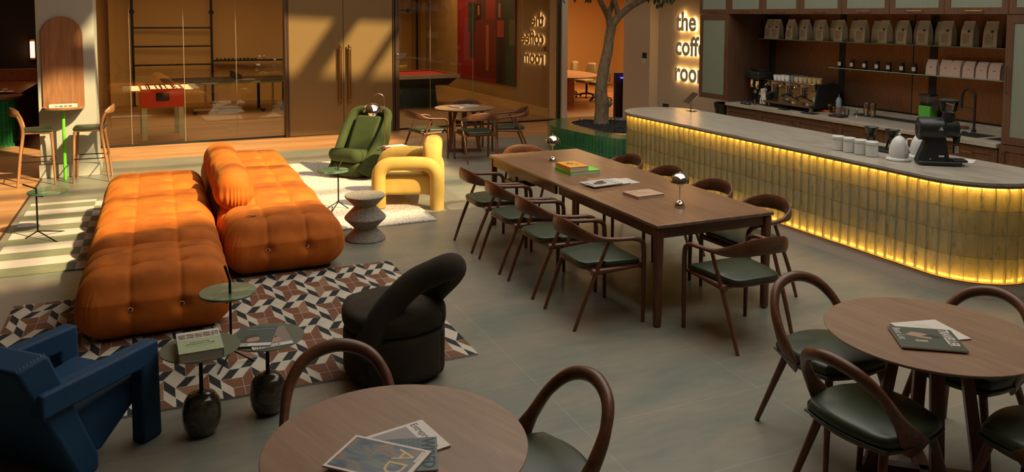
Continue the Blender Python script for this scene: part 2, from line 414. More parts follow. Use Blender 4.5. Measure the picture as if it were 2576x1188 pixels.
for x in (3.1, 7.6): m_.box(x-.03, x+.03, yn(x), 9.4, RH, RH+.06)
struct('gobo_slats', m_, 'ceiling_paint')  # unseen beams added to cut the sun into bands
m_ = MB(); m_.box(-14, 13, -8.1, -8, 0, 6); struct('blocker_wall_front', m_, 'ceiling_paint')  # outer walls here are unseen, added to shut out sky light
m_ = MB(); m_.box(-14.1, -14, -8, 14, 0, 6); m_.box(-14.1, -9, 14, 14.1, 0, 6); struct('blocker_wall_left', m_, 'ceiling_paint')
m_ = MB(); m_.box(12.5, 12.6, -8, 15.2, 0, 6); struct('blocker_wall_right', m_, 'ceiling_paint')
# low ceiling above the kitchen, games room and meeting room
m_ = MB(); m_.box(8.3, 12.5, -8, 15.2, 3.06, 3.2); m_.box(-1.5, 15, -.0, 14, 3.45, 3.6, T=TB); m_.box(-9, -1.5, 15.2, 20.1, 3.3, 3.45); struct('ceiling_low', m_, 'ceiling_paint')
# games room walls
m_ = MB(); m_.box(-1.5, 4.9, 6.9, 7.0, 0, 3.5, T=TB); m_.box(4.9, 5.0, 6.9, 9.9, 0, 3.5, T=TB); m_.box(5.0, 8.2, 9.8, 9.9, 0, 3.5, T=TB); struct('wall_back', m_, 'room_paint')
m_ = MB(); m_.box(8.1, 8.2, .5, 25.6-15.7, 0, 3.5, T=TB); struct('wall_right', m_, 'room_paint')
m_ = MB(); m_.box(8.075, 8.1, .5, 9.8, 0, .2, T=TB); struct('baseboard_right', m_, 'room_paint')
m_ = MB(); m_.box(-1.5, -1.42, 0, 6.9, 0, 3.5, T=TB); m_.box(-.75, -.62, 6.6, 6.9, 0, 3.5, T=TB); struct('wall_left', m_, 'room_paint')
# glass wall: panes, track and joints
XG = [-1.4, -.42, .44, 1.32, 2.165]
def pane(nm, x0, x1):
    f_ = MB().box(x0, x1, -.02, .02, 0, .035, 0, TB).box(x0, x1, -.02, .02, 3.3, 3.5, 0, TB); o = struct(nm, f_, 'black_frame')
    g_ = MB().add([(x0+.003, 0, .03), (x1-.003, 0, .03), (x1-.003, 0, 3.4), (x0+.003, 0, 3.4)], [(0, 1, 2, 3)], 0, TB).build('pane', 'wall_glass', o)
    e_ = MB().box(x1-.004, x1+.004, -.006, .006, .03, 3.4, 0, TB).build('joint', 'glass_joint', o)
plain('glass_joint', (.26, .22, .16), .3)
k = 1
for a_, b_ in zip(XG, XG[1:]): pane('window_%d' % k, a_, b_); k += 1
XR = [4.33, 5.35, 6.9, 7.2+.0, 8.0]
XR = [4.33, 5.06, 6.0, 7.15, 8.02]
for a_, b_ in zip(XR, XR[1:]): pane('window_%d' % k, a_, b_); k += 1
m_ = MB(); m_.box(8.02, 8.07, -.05, .05, 0, 3.5, T=TB); m_.box(-1.45, -1.4, -.05, .05, 0, 3.5, T=TB); struct('trim_2', m_, 'black_frame')
m_ = MB(); m_.box(8.1, 8.24, -.06, .5, 0, 3.5, T=TB); m_.box(8.09, 8.25, -.075, .5, 0, .2, T=TB); struct('wall_end', m_, 'beige_paint', bevel=.004)
# the tall double door
D0, D1 = 2.17, 4.32
m_ = MB(); m_.box(D0, D0+.045, -.09, .12, 0, 3.5, T=TB); m_.box(D0+.055, D0+.075, -.07, .12, 0, 3.5, T=TB)
m_.box(D1-.02, D1+.06, -.09, .12, 0, 3.5, T=TB); m_.box(D1-.06, D1-.03, -.07, .12, 0, 3.5, T=TB)
dr = struct('door_1', m_, 'frame_bronze')
xm = (D0+D1)/2+.03
for a_, b_, hx in ((D0+.08, xm-.004, xm-.09), (xm+.004, D1-.065, xm+.09)):
    lf = MB().box(a_, b_, -.05, .03, .012, 3.4, 0, TB).build('door_leaf', 'door_metal', dr, bevel=.003)
    h_ = MB(); h_.tube([(hx, -.11, .58), (hx, -.11, 1.72)], .018, 12, T=TB)
    h_.tube([(hx+.035, -.11, .62), (hx+.035, -.11, 1.68)], .012, 12, T=TB)
    for z in (.66, 1.64): h_.tube([(hx, -.11, z), (hx, -.045, z)], .01, 8, T=TB); h_.tube([(hx+.035, -.11, z), (hx, -.11, z)], .009, 8, T=TB)
    h_.build('door_handle', 'brass', lf)
MB().box(D1-.01, D1+.05, -.10, -.088, 1.42, 1.53, 0, TB).build('lock_plate', 'steel', dr, bevel=.004)
# right-hand walls: thermostat pier and sign wall
m_ = MB(); m_.box(9.10, 9.6, 13.75, 14.75, 0, 3.5); struct('wall_pier', m_, 'beige_paint')
m_ = MB(); m_.box(9.30, 9.5, 5.0, 13.75, 0, 3.5); struct('wall_sign', m_, 'beige_paint')
# kitchen wall and ceiling above cupboards
m_ = MB(); m_.box(9.15, 9.25, 2.0, 11.03, 0, 3.05); struct('wall_kitchen', m_, 'cab_walnut')
# meeting room behind
m_ = MB(); m_.box(8.3, 15, 8.4, 8.5, 0, 3.5, T=TB); m_.box(15, 15.1, -2, 8.5, 0, 3.5, T=TB); m_.box(9.25, 15, -.9, -.8, 0, 3.5, T=TB); struct('wall_meeting', m_, 'orange_paint')
m_ = MB(); m_.box(8.3, 15, 8.37, 8.4, 0, .14, T=TB); struct('baseboard_meeting', m_, 'orange_paint')
m_ = MB(); m_.box(8.1, 8.3, .5, 8.5, 0, 3.5, T=TB); struct('wall_meeting_left', m_, 'orange_paint')
# pillar
m_ = MB(); m_.box(-1.51, -.80, 12.80, 13.45, 0, 6.0); m_.box(-1.53, -.78, 12.78, 13.47, 0, .19); struct('wall_pillar', m_, 'pillar_paint', bevel=.006)
# dark lounge on the far left
m_ = MB(); m_.box(-9, -1.75, 20.0, 20.1, 0, 3.4); m_.box(-9.1, -9, 14, 20, 0, 3.4); m_.box(-1.75, -1.70, 15.4, 20.1, 0, 3.4)
for i in range(6): m_.box(-4.6+i*.28, -4.58+i*.28, 19.97, 20.0, .8, 2.4)
struct('wall_lounge', m_, 'dark_paint')
# ceiling edge above the lounge and games room
m_ = MB(); m_.box(-14, 12.5, 15.1, 15.2, 3.5, 6.0); struct('wall_above_glass', m_, 'ceiling_paint')
# ------------------------------------------------------------ rugs
def rug(name, x0, x1, y0, y1, h, mat, label, z=.0):
    m_ = MB().box(-(x1-x0)/2, (x1-x0)/2, -(y1-y0)/2, (y1-y0)/2, 0, h)
    o = m_.build(name, mat, bevel=h*.3); return tag(o, label, 'rug', loc=((x0+x1)/2, (y0+y1)/2, z))
# striped rug : bands along X with an offset checkered border
m, nt, b = _mat('stripe_rug'); v = coords(nt); s = nt.nodes.new('ShaderNodeSeparateXYZ'); nt.links.new(v, s.inputs[0])
fy = math_(nt, 'FLOOR', math_(nt, 'DIVIDE', math_(nt, 'ADD', s.outputs[1], 6.0-.02), .2625)); fx = math_(nt, 'GREATER_THAN', s.outputs[0], -.31)
par = math_(nt, 'MODULO', math_(nt, 'ADD', fy, fx), 2.0)
n1 = noisetex(nt, coords(nt, (2, 12, 1)), 3, 5)
nt.links.new(mix(nt, par, ramp(nt, n1, [(.3, (.50, .40, .34)), (.7, (.62, .52, .45))]), ramp(nt, n1, [(.3, (.13, .13, .06)), (.7, (.20, .20, .10))])), b.inputs['Base Color'])
setp(b, Roughness=.95, Sheen_Weight=.2)
rug('rug', -1.42, .6, 8.07, 11.07, .012, 'stripe_rug', 'striped pink and olive green rug left of the orange sofa')
rug('rug', 1.2, 2.82, 8.46, 12.5, .022, 'shag', 'cream shaggy flecked rug under the green and yellow armchairs')
# patchwork hide rug : four-pointed brown stars ringed with black lozenges on cream
tones = [(.52, .46, .36), (.17, .062, .026), (.010, .012, .013), (.26, .13, .065)]
for i, c in enumerate(tones): plain('hide_%d' % i, c, .8, 0, .15)
RX0, RX1, RY0, RY1 = -1.07, 1.94, 4.95, 7.2
m_ = MB()
def clip(poly, x0, x1, y0, y1):
    for ax, lim, sg in ((0, x0, 1), (0, x1, -1), (1, y0, 1), (1, y1, -1)):
        out = []
        for i in range(len(poly)):
            a_, b_ = poly[i], poly[(i+1) % len(poly)]; da, db = sg*(a_[ax]-lim), sg*(b_[ax]-lim)
            if da >= 0: out.append(a_)
            if (da >= 0) != (db >= 0):
                t = da/(da-db); out.append((a_[0]+(b_[0]-a_[0])*t, a_[1]+(b_[1]-a_[1])*t))
        poly = out
        if not poly: return []
    return poly
U_, V_ = .065, .1385
POL = [([(0, 0), (0, 1), (1, 2), (1, 0)], 1), ([(-2, 1), (0, 1), (0, 0), (-1, 0)], 1), ([(-1, 0), (0, 0), (0, -1), (-1, -2)], 1), ([(0, 0), (1, 0), (2, -1), (0, -1)], 1),
       ([(1, 2), (2, 1), (2, 0), (1, 1)], 2), ([(2, 0), (3, -1), (3, -2), (2, -1)], 2), ([(-2, 1), (-1, 2), (0, 2), (-1, 1)], 2), ([(0, 2), (1, 3), (2, 3), (1, 2)], 2)]
for iy in range(-5, 4):
    for ix in range(-12, 4):
        ox, oy = 1.483+ix*4*U_, 6.731+iy*4*V_
        for pl, mi in POL:
            cx_ = sum(p[0] for p in pl)/4; cy_ = sum(p[1] for p in pl)/4
            pts = [(ox+U_*(cx_+(p[0]-cx_)*.965), oy+V_*(cy_+(p[1]-cy_)*.965)) for p in pl]
            pts = clip(pts, RX0, RX1, RY0, RY1)
            if mi == 1 and random.random() < .12: mi = 3
            if len(pts) > 2: m_.add([(x-.435, y-6.075, .0125) for x, y in pts], [tuple(range(len(pts)))][::1], mi)
m_.box(RX0-.435, RX1-.435, RY0-6.075, RY1-6.075, 0, .012, 0)
o = m_.build('rug', ['hide_%d' % i for i in range(4)], smooth=False); tag(o, 'brown, cream and black geometric patchwork hide rug in the foreground', 'rug', loc=(.435, 6.075, 0))
t_ = MB().box(-.03, .03, -.012, .012, 0, .004).build('care_tag', 'white_paper', o); t_.location = (1.19, -1.137, .002)

# ------------------------------------------------------------ modular orange sofa
def tuft_mod(W, D, Hh, nx, ny, seedv):
    """deep tufted velvet cushion; creases at thirds on top running down the sides"""
    lx = [-W/2+W*(i+1)/nx for i in range(nx-1)]; ly = [-D/2+D*(i+1)/ny for i in range(ny-1)]
    def fn(p, n):
        up = max(0, n.z); sx = abs(n.x); sy = abs(n.y); d = 0
        gx = sum(math.exp(-((p.x-l)/.013)**2) for l in lx); gy = sum(math.exp(-((p.y-l)/.014)**2) for l in ly)
        wx = sum(math.exp(-abs((p.x-l)/.055)) for l in lx); wy = sum(math.exp(-abs((p.y-l)/.055)) for l in ly)
        wig = .5+.5*noise.noise(Vector((p.x*4+seedv, p.y*4, 1.7)))
        pit = sum(math.exp(-((p.x-a)**2+(p.y-b_)**2)/.0022) for a in lx for b_ in ly); d += up*((.003+.004*wig)*gx+.009*gy+.006*wx+.017*wy+.036*pit)
        hb = math.exp(-(p.z/.05)**2); low = .6+.4*hb; px_ = sum(math.exp(-((p.x-l)/.045)**2) for l in lx); py_ = sum(math.exp(-((p.y-l)/.045)**2) for l in ly)
        d += sy*(.009*gx*low+.014*wx*low+.030*px_*hb)+sx*(.009*gy*low+.014*wy*low+.030*py_*hb)
        d += up*.06*max(0, (abs(p.y)/(D/2)-.72)/.28)**2
        d -= up*(.030*(1-(2*p.y/D)**2)+.014*(1-(2*p.x/W)**2)); d -= (sx+sy)*(1-up)*.022*math.exp(-((p.z+.02)/.13)**2)
        # gathered pleats at the vertical corners
        ang = math.atan2(n.y, n.x); cr = 4*(sx*sy)**2 if n.z < .6 else 0
        d += (.0035+.003*noise.noise(Vector((ang*3, p.z*6, seedv))))*cr*math.sin(ang*70+2.5*math.sin(ang*13+seedv)+seedv)+.007*noise.noise(Vector((p.x*5+seedv, p.y*5, p.z*5)))
        # belly
        q = p-n*d
        q.z += -.012*math.exp(-((abs(p.z)-Hh/2)/.03)**2) if p.z < 0 else 0
        return q
    return fn, lx, ly
BV = {}
def sofa_module(name, label, x0, x1, y0, y1, Hh=.42, sv=0):
    W, D = x1-x0, y1-y0; t = thing(name, label, 'sofa', ((x0+x1)/2, (y0+y1)/2, .013), 0, 'tufted orange velvet sofa modules')
    fn, lx, ly = tuft_mod(W+.03, D, Hh+.02, 3, 3, sv)
    mb = MB().rbox((0, 0, Hh/2+.02), (W+.03, D, Hh+.02), .165, (58, 58, 16), fn, k=16); mb.build('cushion', 'orange_velvet', t, ang=180)
    MB().box(-W/2+.1, W/2-.1, -D/2+.1, D/2-.1, 0, .06).build('base', 'matte_black', t)
    bvh = BVHTree.FromPolygons(mb.v, mb.f); t['_'] = 0; del t['_']
    for x in lx:
        for y in ly:
            hit = bvh.ray_cast(Vector((x, y, 1)), Vector((0, 0, -1)))[0]; o = MB().sphere((0, 0, 0), .011, 8).build('button', 'chrome', t); o.location = (x, y, hit.z+.006)
        hit = bvh.ray_cast(Vector((x, -2, Hh/2+.02)), Vector((0, 1, 0)))[0]
        o = MB().tube([(.015*math.cos(a*PI/6), 0, .015*math.sin(a*PI/6)) for a in range(12)], .0045, 6, True).build('button_ring', 'chrome', t); o.location = (x, hit.y-.010, Hh/2+.02)
    BV[label] = (bvh, t.location.copy())
    return t
sx0, sx1 = -.53, .44
ys = [6.07, 7.03, 8.05, 9.1, 10.2]
LB = ['front left tufted orange velvet sofa module on the patterned rug', 'second tufted orange velvet sofa module of the left row from the front',
      'third tufted orange velvet sofa module of the left row from the front', 'rearmost tufted orange velvet sofa module of the left row']
for i in range(4): sofa_module('sofa_module', LB[i], sx0, sx1, ys[i], ys[i+1], .42, i*2.3)
ys2 = [7.17, 8.07, 9.08, 10.1, 11.3]
LB = ['front tufted orange velvet sofa module of the right row, phone lying on it', 'orange sofa module of the right row beside the front half of the bolster',
      'orange sofa module of the right row beside the rear half of the bolster', 'rearmost tufted orange velvet sofa module of the right row']
for i in range(4): sofa_module('sofa_module', LB[i], .53 if i in (0, 3) else .53, 1.5, ys2[i], ys2[i+1], .42, i*3.1+1)
def bolster(label, y0, y1, sv):
    L_ = y1-y0; t = thing('bolster_backrest', label, 'sofa backrest', (.655, (y0+y1)/2, 0), 0, 'orange bolster backrests')
    def fn(p, n):
        d = .006*(math.exp(-(p.y/.03)**2)*max(0, 1-abs(n.y)))+.008*math.exp(-(p.y/.1)**2)
        e = abs(n.y); an = math.atan2(p.x, p.z+.0001)
        rr = math.hypot(p.x, p.z)
        d += .0055*math.sin(p.x*170+2*math.sin(p.x*31+sv))*e*math.exp(-((p.z+.07)/.10)**2) if e > .3 else 0
        d += .006*noise.noise(Vector((p.x*5+sv, p.y*4, p.z*5)))
        q = p-n*d; q.x += (q.z+.05)*.0
        q.x *= 1+.10*math.exp(-((p.z+.05)/.14)**2)
        return q
    MB().rbox((0, 0, .603), (.34, L_+.02, .405), .165, (3, 50, 4), fn, k=26).build('cushion', 'orange_velvet', t, ang=180)
bolster('near half of the tall pleated orange bolster backrest dividing the sofa', 8.02, 9.05, 0)
bolster('far half of the tall pleated orange bolster backrest dividing the sofa', 9.07, 10.1, 2)
# phone / coaster on the sofa
o = MB().rbox((0, 0, .006), (.075, .12, .01), .004, 1).build('phone', 'screen'); tag(o, 'small black phone lying on the front right orange module', 'phone', loc=(.72, 7.44, .47), rz=-.5)
_b, _l = BV['front tufted orange velvet sofa module of the right row, phone lying on it']; _h = _b.ray_cast(Vector((.72, 7.44, 2))-_l, Vector((0, 0, -1))); o.location.z = _h[0].z+.004
o.rotation_euler[0] = .08
MB().add([(-.03, -.05, .0116), (.03, .05, .0116), (-.03, .05, .0116)], [(0, 1, 2)]).build('screen_reflection', 'brass', o)  # brass triangle painted in as a reflection on the phone
o.children[0].name = 'painted_reflection'

# ------------------------------------------------------------ dining armchair
def hood(n): return n
def make_armchair(name='dining_armchair'):
    t = thing(name, 'x', 'chair')
    for s in (-1, 1):
        # front leg rises, bends and becomes the arm
        P = bez([(s*.285, .262, 0), (s*.288, .262, .3), (s*.29, .258, .56), (s*.289, .235, .625), (s*.287, .17, .65)], 5)
        MB().tube(P, lerpl([(.014, .014), (.018, .018), (.019, .018), (.019, .018), (.019, .017)], 5), 12).build('leg', 'walnut_z', t)
        MB().tube(bez([(s*.245, -.30, 0), (s*.255, -.2, .26), (s*.268, -.03, .64)], 5), lerpl([.0125, .0165, .0135], 5), 12).build('leg', 'walnut_z', t)
        MB().tube([(s*.25, .25, .425), (s*.25, -.16, .42)], (.011, .024), 10, up=(0, 0, 1)).build('side_rail', 'walnut_y', t)
    MB().tube([(-.27, .252, .43), (.27, .252, .43)], (.012, .022), 10, up=(0, 0, 1)).build('front_rail', 'walnut_x', t)
    MB().tube([(-.25, -.13, .42), (.25, -.13, .42)], (.012, .02), 10, up=(0, 0, 1)).build('back_rail', 'walnut_x', t)
    # arm and back band in one sweep
    pts = [(-.287, .175, .65), (-.288, .05, .657), (-.282, -.08, .668), (-.245, -.20, .692), (-.14, -.275, .722), (0, -.298, .732), (.14, -.275, .722), (.245, -.20, .692), (.282, -.08, .668), (.288, .05, .657), (.287, .175, .65)]
    rr = [(.019, .017), (.021, .015), (.020, .019), (.015, .040), (.012, .058), (.011, .062), (.012, .058), (.015, .040), (.020, .019), (.021, .015), (.019, .017)]
    MB().tube(bez(pts, 6), lerpl(rr, 6), 14, up=(0, 0, 1)).build('backrest', 'walnut_x', t)
    # seat pad
    def fn(p, n):
        q = p.copy(); k = (q.y+.24)/.48; q.x *= .86+.14*k
        if q.y < 0: q.x *= 1-.10*(q.y/.24)**2
        q.y -= .0; q.z += .012*(1-(q.x/.27)**2)*(1-(q.y/.25)**2) if n.z > .3 else 0
        if abs(q.x) > .12 and q.y < -.1: q.y += .12*((abs(q.x)-.12)/.15)**2
        return q
    MB().rbox((0, .015, .465), (.52, .47, .036), .016, (12, 12, 1), fn).build('seat', 'leather_green', t, ang=180)
    def fn2(p, n): q = fn(p, n); return q
    MB().rbox((0, .015, .438), (.505, .455, .02), .006, (12, 12, 1), fn).build('seat_frame', 'walnut_x', t)
    return t
ac = make_armchair(); ac_used = [0]
def armchair(x, y, face, label, group='wooden armchairs with green leather seats'):
    rz = math.radians(face)-PI/2
    if not ac_used[0]: ac_used[0] = 1; return tag(ac, label, None, group, loc=(x, y, 0), rz=rz)
    return dup(ac, (x, y, 0), rz, label, group)
N4 = ['nearest to the camera', 'second from the near end', 'third from the near end', 'farthest from the camera']
for i, y in enumerate((5.30, 6.02, 6.71, 7.40)):
    armchair(3.035, y, 0, 'green-seated armchair on the left side of the long table, '+N4[i], 'armchairs around the long table')
for i, y in enumerate((5.22, 5.95, 6.68, 7.42)):
    armchair(4.46, y, 180, 'green-seated armchair on the bar side of the long table, '+N4[i], 'armchairs around the long table')
armchair(3.80, 4.54, 90, 'walnut armchair with green seat at the near end of the long table', 'armchairs around the long table')
armchair(3.86, 8.22, 270, 'walnut armchair at the far end of the long table beside the yellow armchair', 'armchairs around the long table')
armchair(3.93, 12.38, 10, 'walnut armchair left of the far round table, its back to the green armchair', 'armchairs around the far round table')
armchair(4.60, 11.80, 88, 'walnut armchair in front of the far round table, seen from behind', 'armchairs around the far round table')
armchair(5.33, 12.15, 165, 'walnut armchair right of the far round table by the tiled planter', 'armchairs around the far round table')
armchair(4.98, 13.3, 250, 'walnut armchair behind the far round table next to the glass wall', 'armchairs around the far round table')

# ------------------------------------------------------------ long table
t = thing('dining_table', 'long extending walnut dining table with ten armchairs around it', 'table', (3.845, 6.475, 0))
TW, TL, TZ = .545, 1.625, .775
MB().box(-TW, TW, -TL, TL, TZ-.028, TZ).build('tabletop', 'table_walnut', t, bevel=.006)
for s in (-1, 1):
    for e in (-1, 1):
        MB().rbox((s*(TW-.042), e*(TL-.042), (TZ-.028)/2), (.066, .066, TZ-.028), .02, 1, lambda p, n: Vector((p.x*(.82+.18*min(1, (p.z+.37)/.5)), p.y*(.82+.18*min(1, (p.z+.37)/.5)), p.z))).build('leg', 'walnut_z', t)
    MB().box(s*(TW-.045)-.011, s*(TW-.045)+.011, -TL+.075, .02, TZ-.11, TZ-.03).build('apron', 'walnut_y', t, bevel=.003)
    MB().box(s*(TW-.03)-.013, s*(TW-.03)+.013, .05, TL-.075, TZ-.115, TZ-.03).build('apron', 'walnut_y', t, bevel=.003)
    MB().box(-TW+.075, TW-.075, s*(TL-.045)-.011, s*(TL-.045)+.011, TZ-.11, TZ-.03).build('apron', 'walnut_x', t, bevel=.003)

# ------------------------------------------------------------ round tables
def round_table(label, x, y, R, z, rz):
    t = thing('round_table', label, 'table', (x, y, 0), rz)
    MB().lathe([(0, z-.026), (R-.035, z-.026), (R-.006, z-.010), (R, z-.003), (R-.002, z), (0, z)], 96).build('tabletop', 'round_walnut', t, ang=25)
    for k in range(4):
        a = PI/4+k*PI/2; T = Matrix.Rotation(a, 4, 'Z')
        o = MB().loft([[(.235, -.028, .0), (.285, -.028, 0), (.285, .028, 0), (.235, .028, 0)], [(.215, -.028, .07), (.275, -.028, .07), (.275, .028, .07), (.215, .028, .07)],
                       [(.135, -.03, .62), (.185, -.03, .62), (.185, .03, .62), (.135, .03, .62)], [(.10, -.03, z-.027), (.20, -.03, z-.027), (.20, .03, z-.027), (.10, .03, z-.027)]], T=T).build('leg', 'walnut_z', t, smooth=False, bevel=.003)
        MB().loft([[(.02, -.03, 0), (.02, .03, 0), (.02, .03, .055), (.02, -.03, .055)], [(.20, -.03, 0), (.20, .03, 0), (.20, .03, .055), (.20, -.03, .055)], [(.30, -.03, 0), (.30, .03, 0), (.28, .03, .055), (.28, -.03, .055)]], T=T).build('foot', 'walnut_x', t, smooth=False, bevel=.002)
    MB().box(-.1, .1, -.1, .1, z-.06, z-.025).build('top_block', 'walnut_x', t)
    return t
round_table('round walnut table in the foreground with three magazines', .758, 2.737, .476, .75, .35)
round_table('round walnut table at the right edge with two magazines', 3.456, 2.703, .493, .75, .1)
round_table('small round walnut table in front of the glass wall', 4.709, 12.663, .50, .75, .5)

# ------------------------------------------------------------ hoop-backed chair
def make_hoop():
    t = thing('hoop_back_chair', 'x', 'chair')
    for s in (-1, 1):
        MB().tube([(s*.27, .27, 0), (s*.17, .17, .43)], lerpl([.013, .021], 1), 14).build('leg', 'walnut_z', t)
        MB().tube([(s*.25, -.29, 0), (s*.17, -.15, .43)], lerpl([.013, .021], 1), 14).build('leg', 'walnut_z', t)
    def fn(p, n):
        q = p.copy(); r = math.hypot(q.x, q.y)
        m0 = max(abs(q.x), abs(q.y)); sq = (m0/r if r > 1e-5 else 1)
        k = .62*1+.38*sq; q.x *= 1-(1-sq)*.55; q.y *= 1-(1-sq)*.55
        if n.z > .2: q.z += .022*max(0, 1-(r/.27)**2)-.012*math.exp(-((r-.10)/.08)**2)*0
        return q
    MB().rbox((0, 0, .478), (.50, .48, .062), .030, (14, 14, 1), fn).build('seat', 'leather_green', t, ang=180)
    pi_ = MB().rbox((0, 0, .452), (.512, .492, .010), .005, (14, 14, 1), fn).build('piping', 'leather_green', t, ang=180)
    MB().rbox((0, 0, .436), (.47, .45, .032), .012, (14, 14, 1), fn).build('seat_frame', 'walnut_x', t)
    pts = [(-.232, .0, .425), (-.236, -.065, .475), (-.232, -.145, .58), (-.205, -.22, .69), (-.130, -.28, .772), (0, -.305, .805), (.130, -.28, .772), (.205, -.22, .69), (.232, -.145, .58), (.236, -.065, .475), (.232, .0, .425)]
    rr = [(.014, .06), (.016, .062), (.020, .034), (.025, .023), (.029, .026), (.030, .030), (.029, .026), (.025, .023), (.020, .034), (.016, .062), (.014, .06)]
    P = bez(pts, 7); R_ = lerpl(rr, 7)
    m_ = MB(); n = 16; N = len(P); vs = []; fs = []
    for i, p in enumerate(P):
        tn = (P[min(N-1, i+1)]-P[max(0, i-1)]).normalized(); rad = Vector((p.x, 0, p.z-.55)); rad = (rad-tn*rad.dot(tn)).normalized() if rad.length > .01 else Vector((1, 0, 0))
        bk = tn.cross(rad)
        for k in range(n):
            a = 2*PI*k/n; vs.append(p+rad*(R_[i][0]*math.cos(a))+bk*(R_[i][1]*math.sin(a)))
    for i in range(N-1):
        for k in range(n): fs.append((i*n+k, i*n+(k+1) % n, (i+1)*n+(k+1) % n, (i+1)*n+k))
    fs.append(tuple(range(n-1, -1, -1))); fs.append(tuple((N-1)*n+k for k in range(n)))
    m_.add(vs, fs).build('backrest', 'walnut_x', t)
    return t
hc = make_hoop(); hc_used = [0]
def hoop(x, y, face, label, group):
    rz = math.radians(face)-PI/2
    if not hc_used[0]: hc_used[0] = 1; return tag(hc, label, None, group, loc=(x, y, 0), rz=rz)
    return dup(hc, (x, y, 0), rz, label, group)
GA, GB = 'hoop-backed chairs around the right round table', 'hoop-backed chairs around the foreground round table'
hoop(3.32, 3.20, 268, 'hoop-backed walnut chair between the right round table and the long table', GA)
hoop(2.97, 2.60, 5, 'hoop-backed walnut chair seen from behind, left of the right round table', GA)
hoop(3.86, 2.80, 190, 'hoop-backed walnut chair behind the right round table, near the bar end', GA)
hoop(3.52, 2.13, 95, 'hoop-backed walnut chair cut by the right edge of the picture', GA)
hoop(.67, 3.27, 262, 'hoop-backed walnut chair on the far side of the foreground round table', GB)
hoop(1.32, 2.80, 185, 'hoop-backed walnut chair right of the foreground round table', GB)
hoop(.26, 2.70, 10, 'hoop-backed chair at the bottom edge, only its top curve in view', GB)
# ------------------------------------------------------------ lounge armchairs
# yellow tube-arm chair
d_ = Vector((-.94, .33, 0)).normalized(); rz = math.atan2(d_.y, d_.x)-PI/2
t = thing('tube_armchair', 'yellow velvet armchair with thick looped tube arms', 'armchair', (2.80, 9.47, 0), rz)
for s, nm in ((-1, 'arm'), (1, 'arm')):
    x = s*.385
    P = bez([(x, .335, .03), (x, .34, .30), (x, .325, .455), (x, .235, .535), (x, .10, .548), (x, -.12, .548), (x, -.26, .525), (x, -.335, .43), (x, -.345, .30), (x, -.345, .0)], 6)
    MB().tube(P, .083, 20, up=(1, 0, 0)).build('arm', 'yellow_velvet', t)
MB().rbox((0, .0, .285), (.70, .60, .25), .05, 6).build('seat', 'yellow_velvet', t)
def fnb(p, n):
    q = p.copy(); q.y -= .06*max(0, q.z+.2); k = max(0, q.z-.02); q.x *= 1-.5*min(1, k/.28)**2.2; return q
MB().rbox((0, -.27, .52), (.66, .23, .60), .11, (8, 2, 10), fnb).build('backrest', 'yellow_velvet', t, ang=180)
# green wool lounge chair
rz = math.atan2(-.66, -.75)-PI/2
t = thing('lounge_chair', 'moss green wool lounge chair with a tilted winged shell', 'armchair', (2.60, 11.30, .0225), rz)
rimk = [(-.235, .30, .10), (-.275, .16, .26), (-.31, -.02, .46), (-.325, -.18, .66), (-.30, -.30, .82), (-.21, -.355, .885), (0, -.37, .90), (.21, -.355, .885), (.30, -.30, .82), (.325, -.18, .66), (.31, -.02, .46), (.275, .16, .26), (.235, .30, .10)]
rim = bez(rimk, 6); NR = len(rim)
MB().tube(rim, lerpl([(.05, .05), (.055, .06), (.06, .065), (.06, .065), (.06, .06), (.055, .055), (.055, .055), (.055, .055), (.06, .06), (.06, .065), (.06, .065), (.055, .06), (.05, .05)], 6), 16, up=(0, .8, .6)).build('shell_rim', 'green_wool', t)
rows_ = []
for j in range(9):
    v = j/8; row = []
    for i, p in enumerate(rim):
        a = PI*(1+i/(NR-1)); bx_, by_ = .25*math.cos(a), -.02+(.24*math.sin(a))+.0
        if i < 8 or i > NR-9: by_ = by_
        b_ = Vector((.26*math.cos(a), .12+.30*math.sin(a), .015)); q = p.lerp(b_, v); out_ = Vector((p.x, p.y+.05, 0)); q += out_*(.22*math.sin(PI*v)*(1-.3*v)); row.append(q)
    rows_.append(row)
sh = MB().loft(rows_, cap=False, closed_u=False).build('shell', 'green_wool', t, ang=180)
so = sh.modifiers.new('solid', 'SOLIDIFY'); so.thickness = .04
T_ = Matrix.Translation((0, -.16, .50)) @ Matrix.Rotation(math.radians(31), 4, 'X')
MB().rbox((0, -.03, 0), (.60, .07, .82), .03, (4, 1, 4), T=T_).build('shell_lining', 'green_wool', t)
MB().rbox((0, .04, .03), (.42, .10, .60), .045, (6, 1, 8), lambda p, n: Vector((p.x*(1-.10*max(0, -p.z)/.3), p.y, p.z)), T=T_).build('back_cushion', 'green_wool', t, ang=180)
MB().rbox((0, .17, .29), (.50, .50, .19), .09, 6, lambda p, n: Vector((p.x*(1-.10*max(0, -p.y)/.3), p.y, p.z+.16*p.y+.01))).build('seat', 'green_wool', t, ang=180)
MB().rbox((0, .12, .12), (.46, .44, .21), .07, 4).build('base', 'green_wool', t, ang=180)
plain('stitch', (.22, .25, .28), .7)
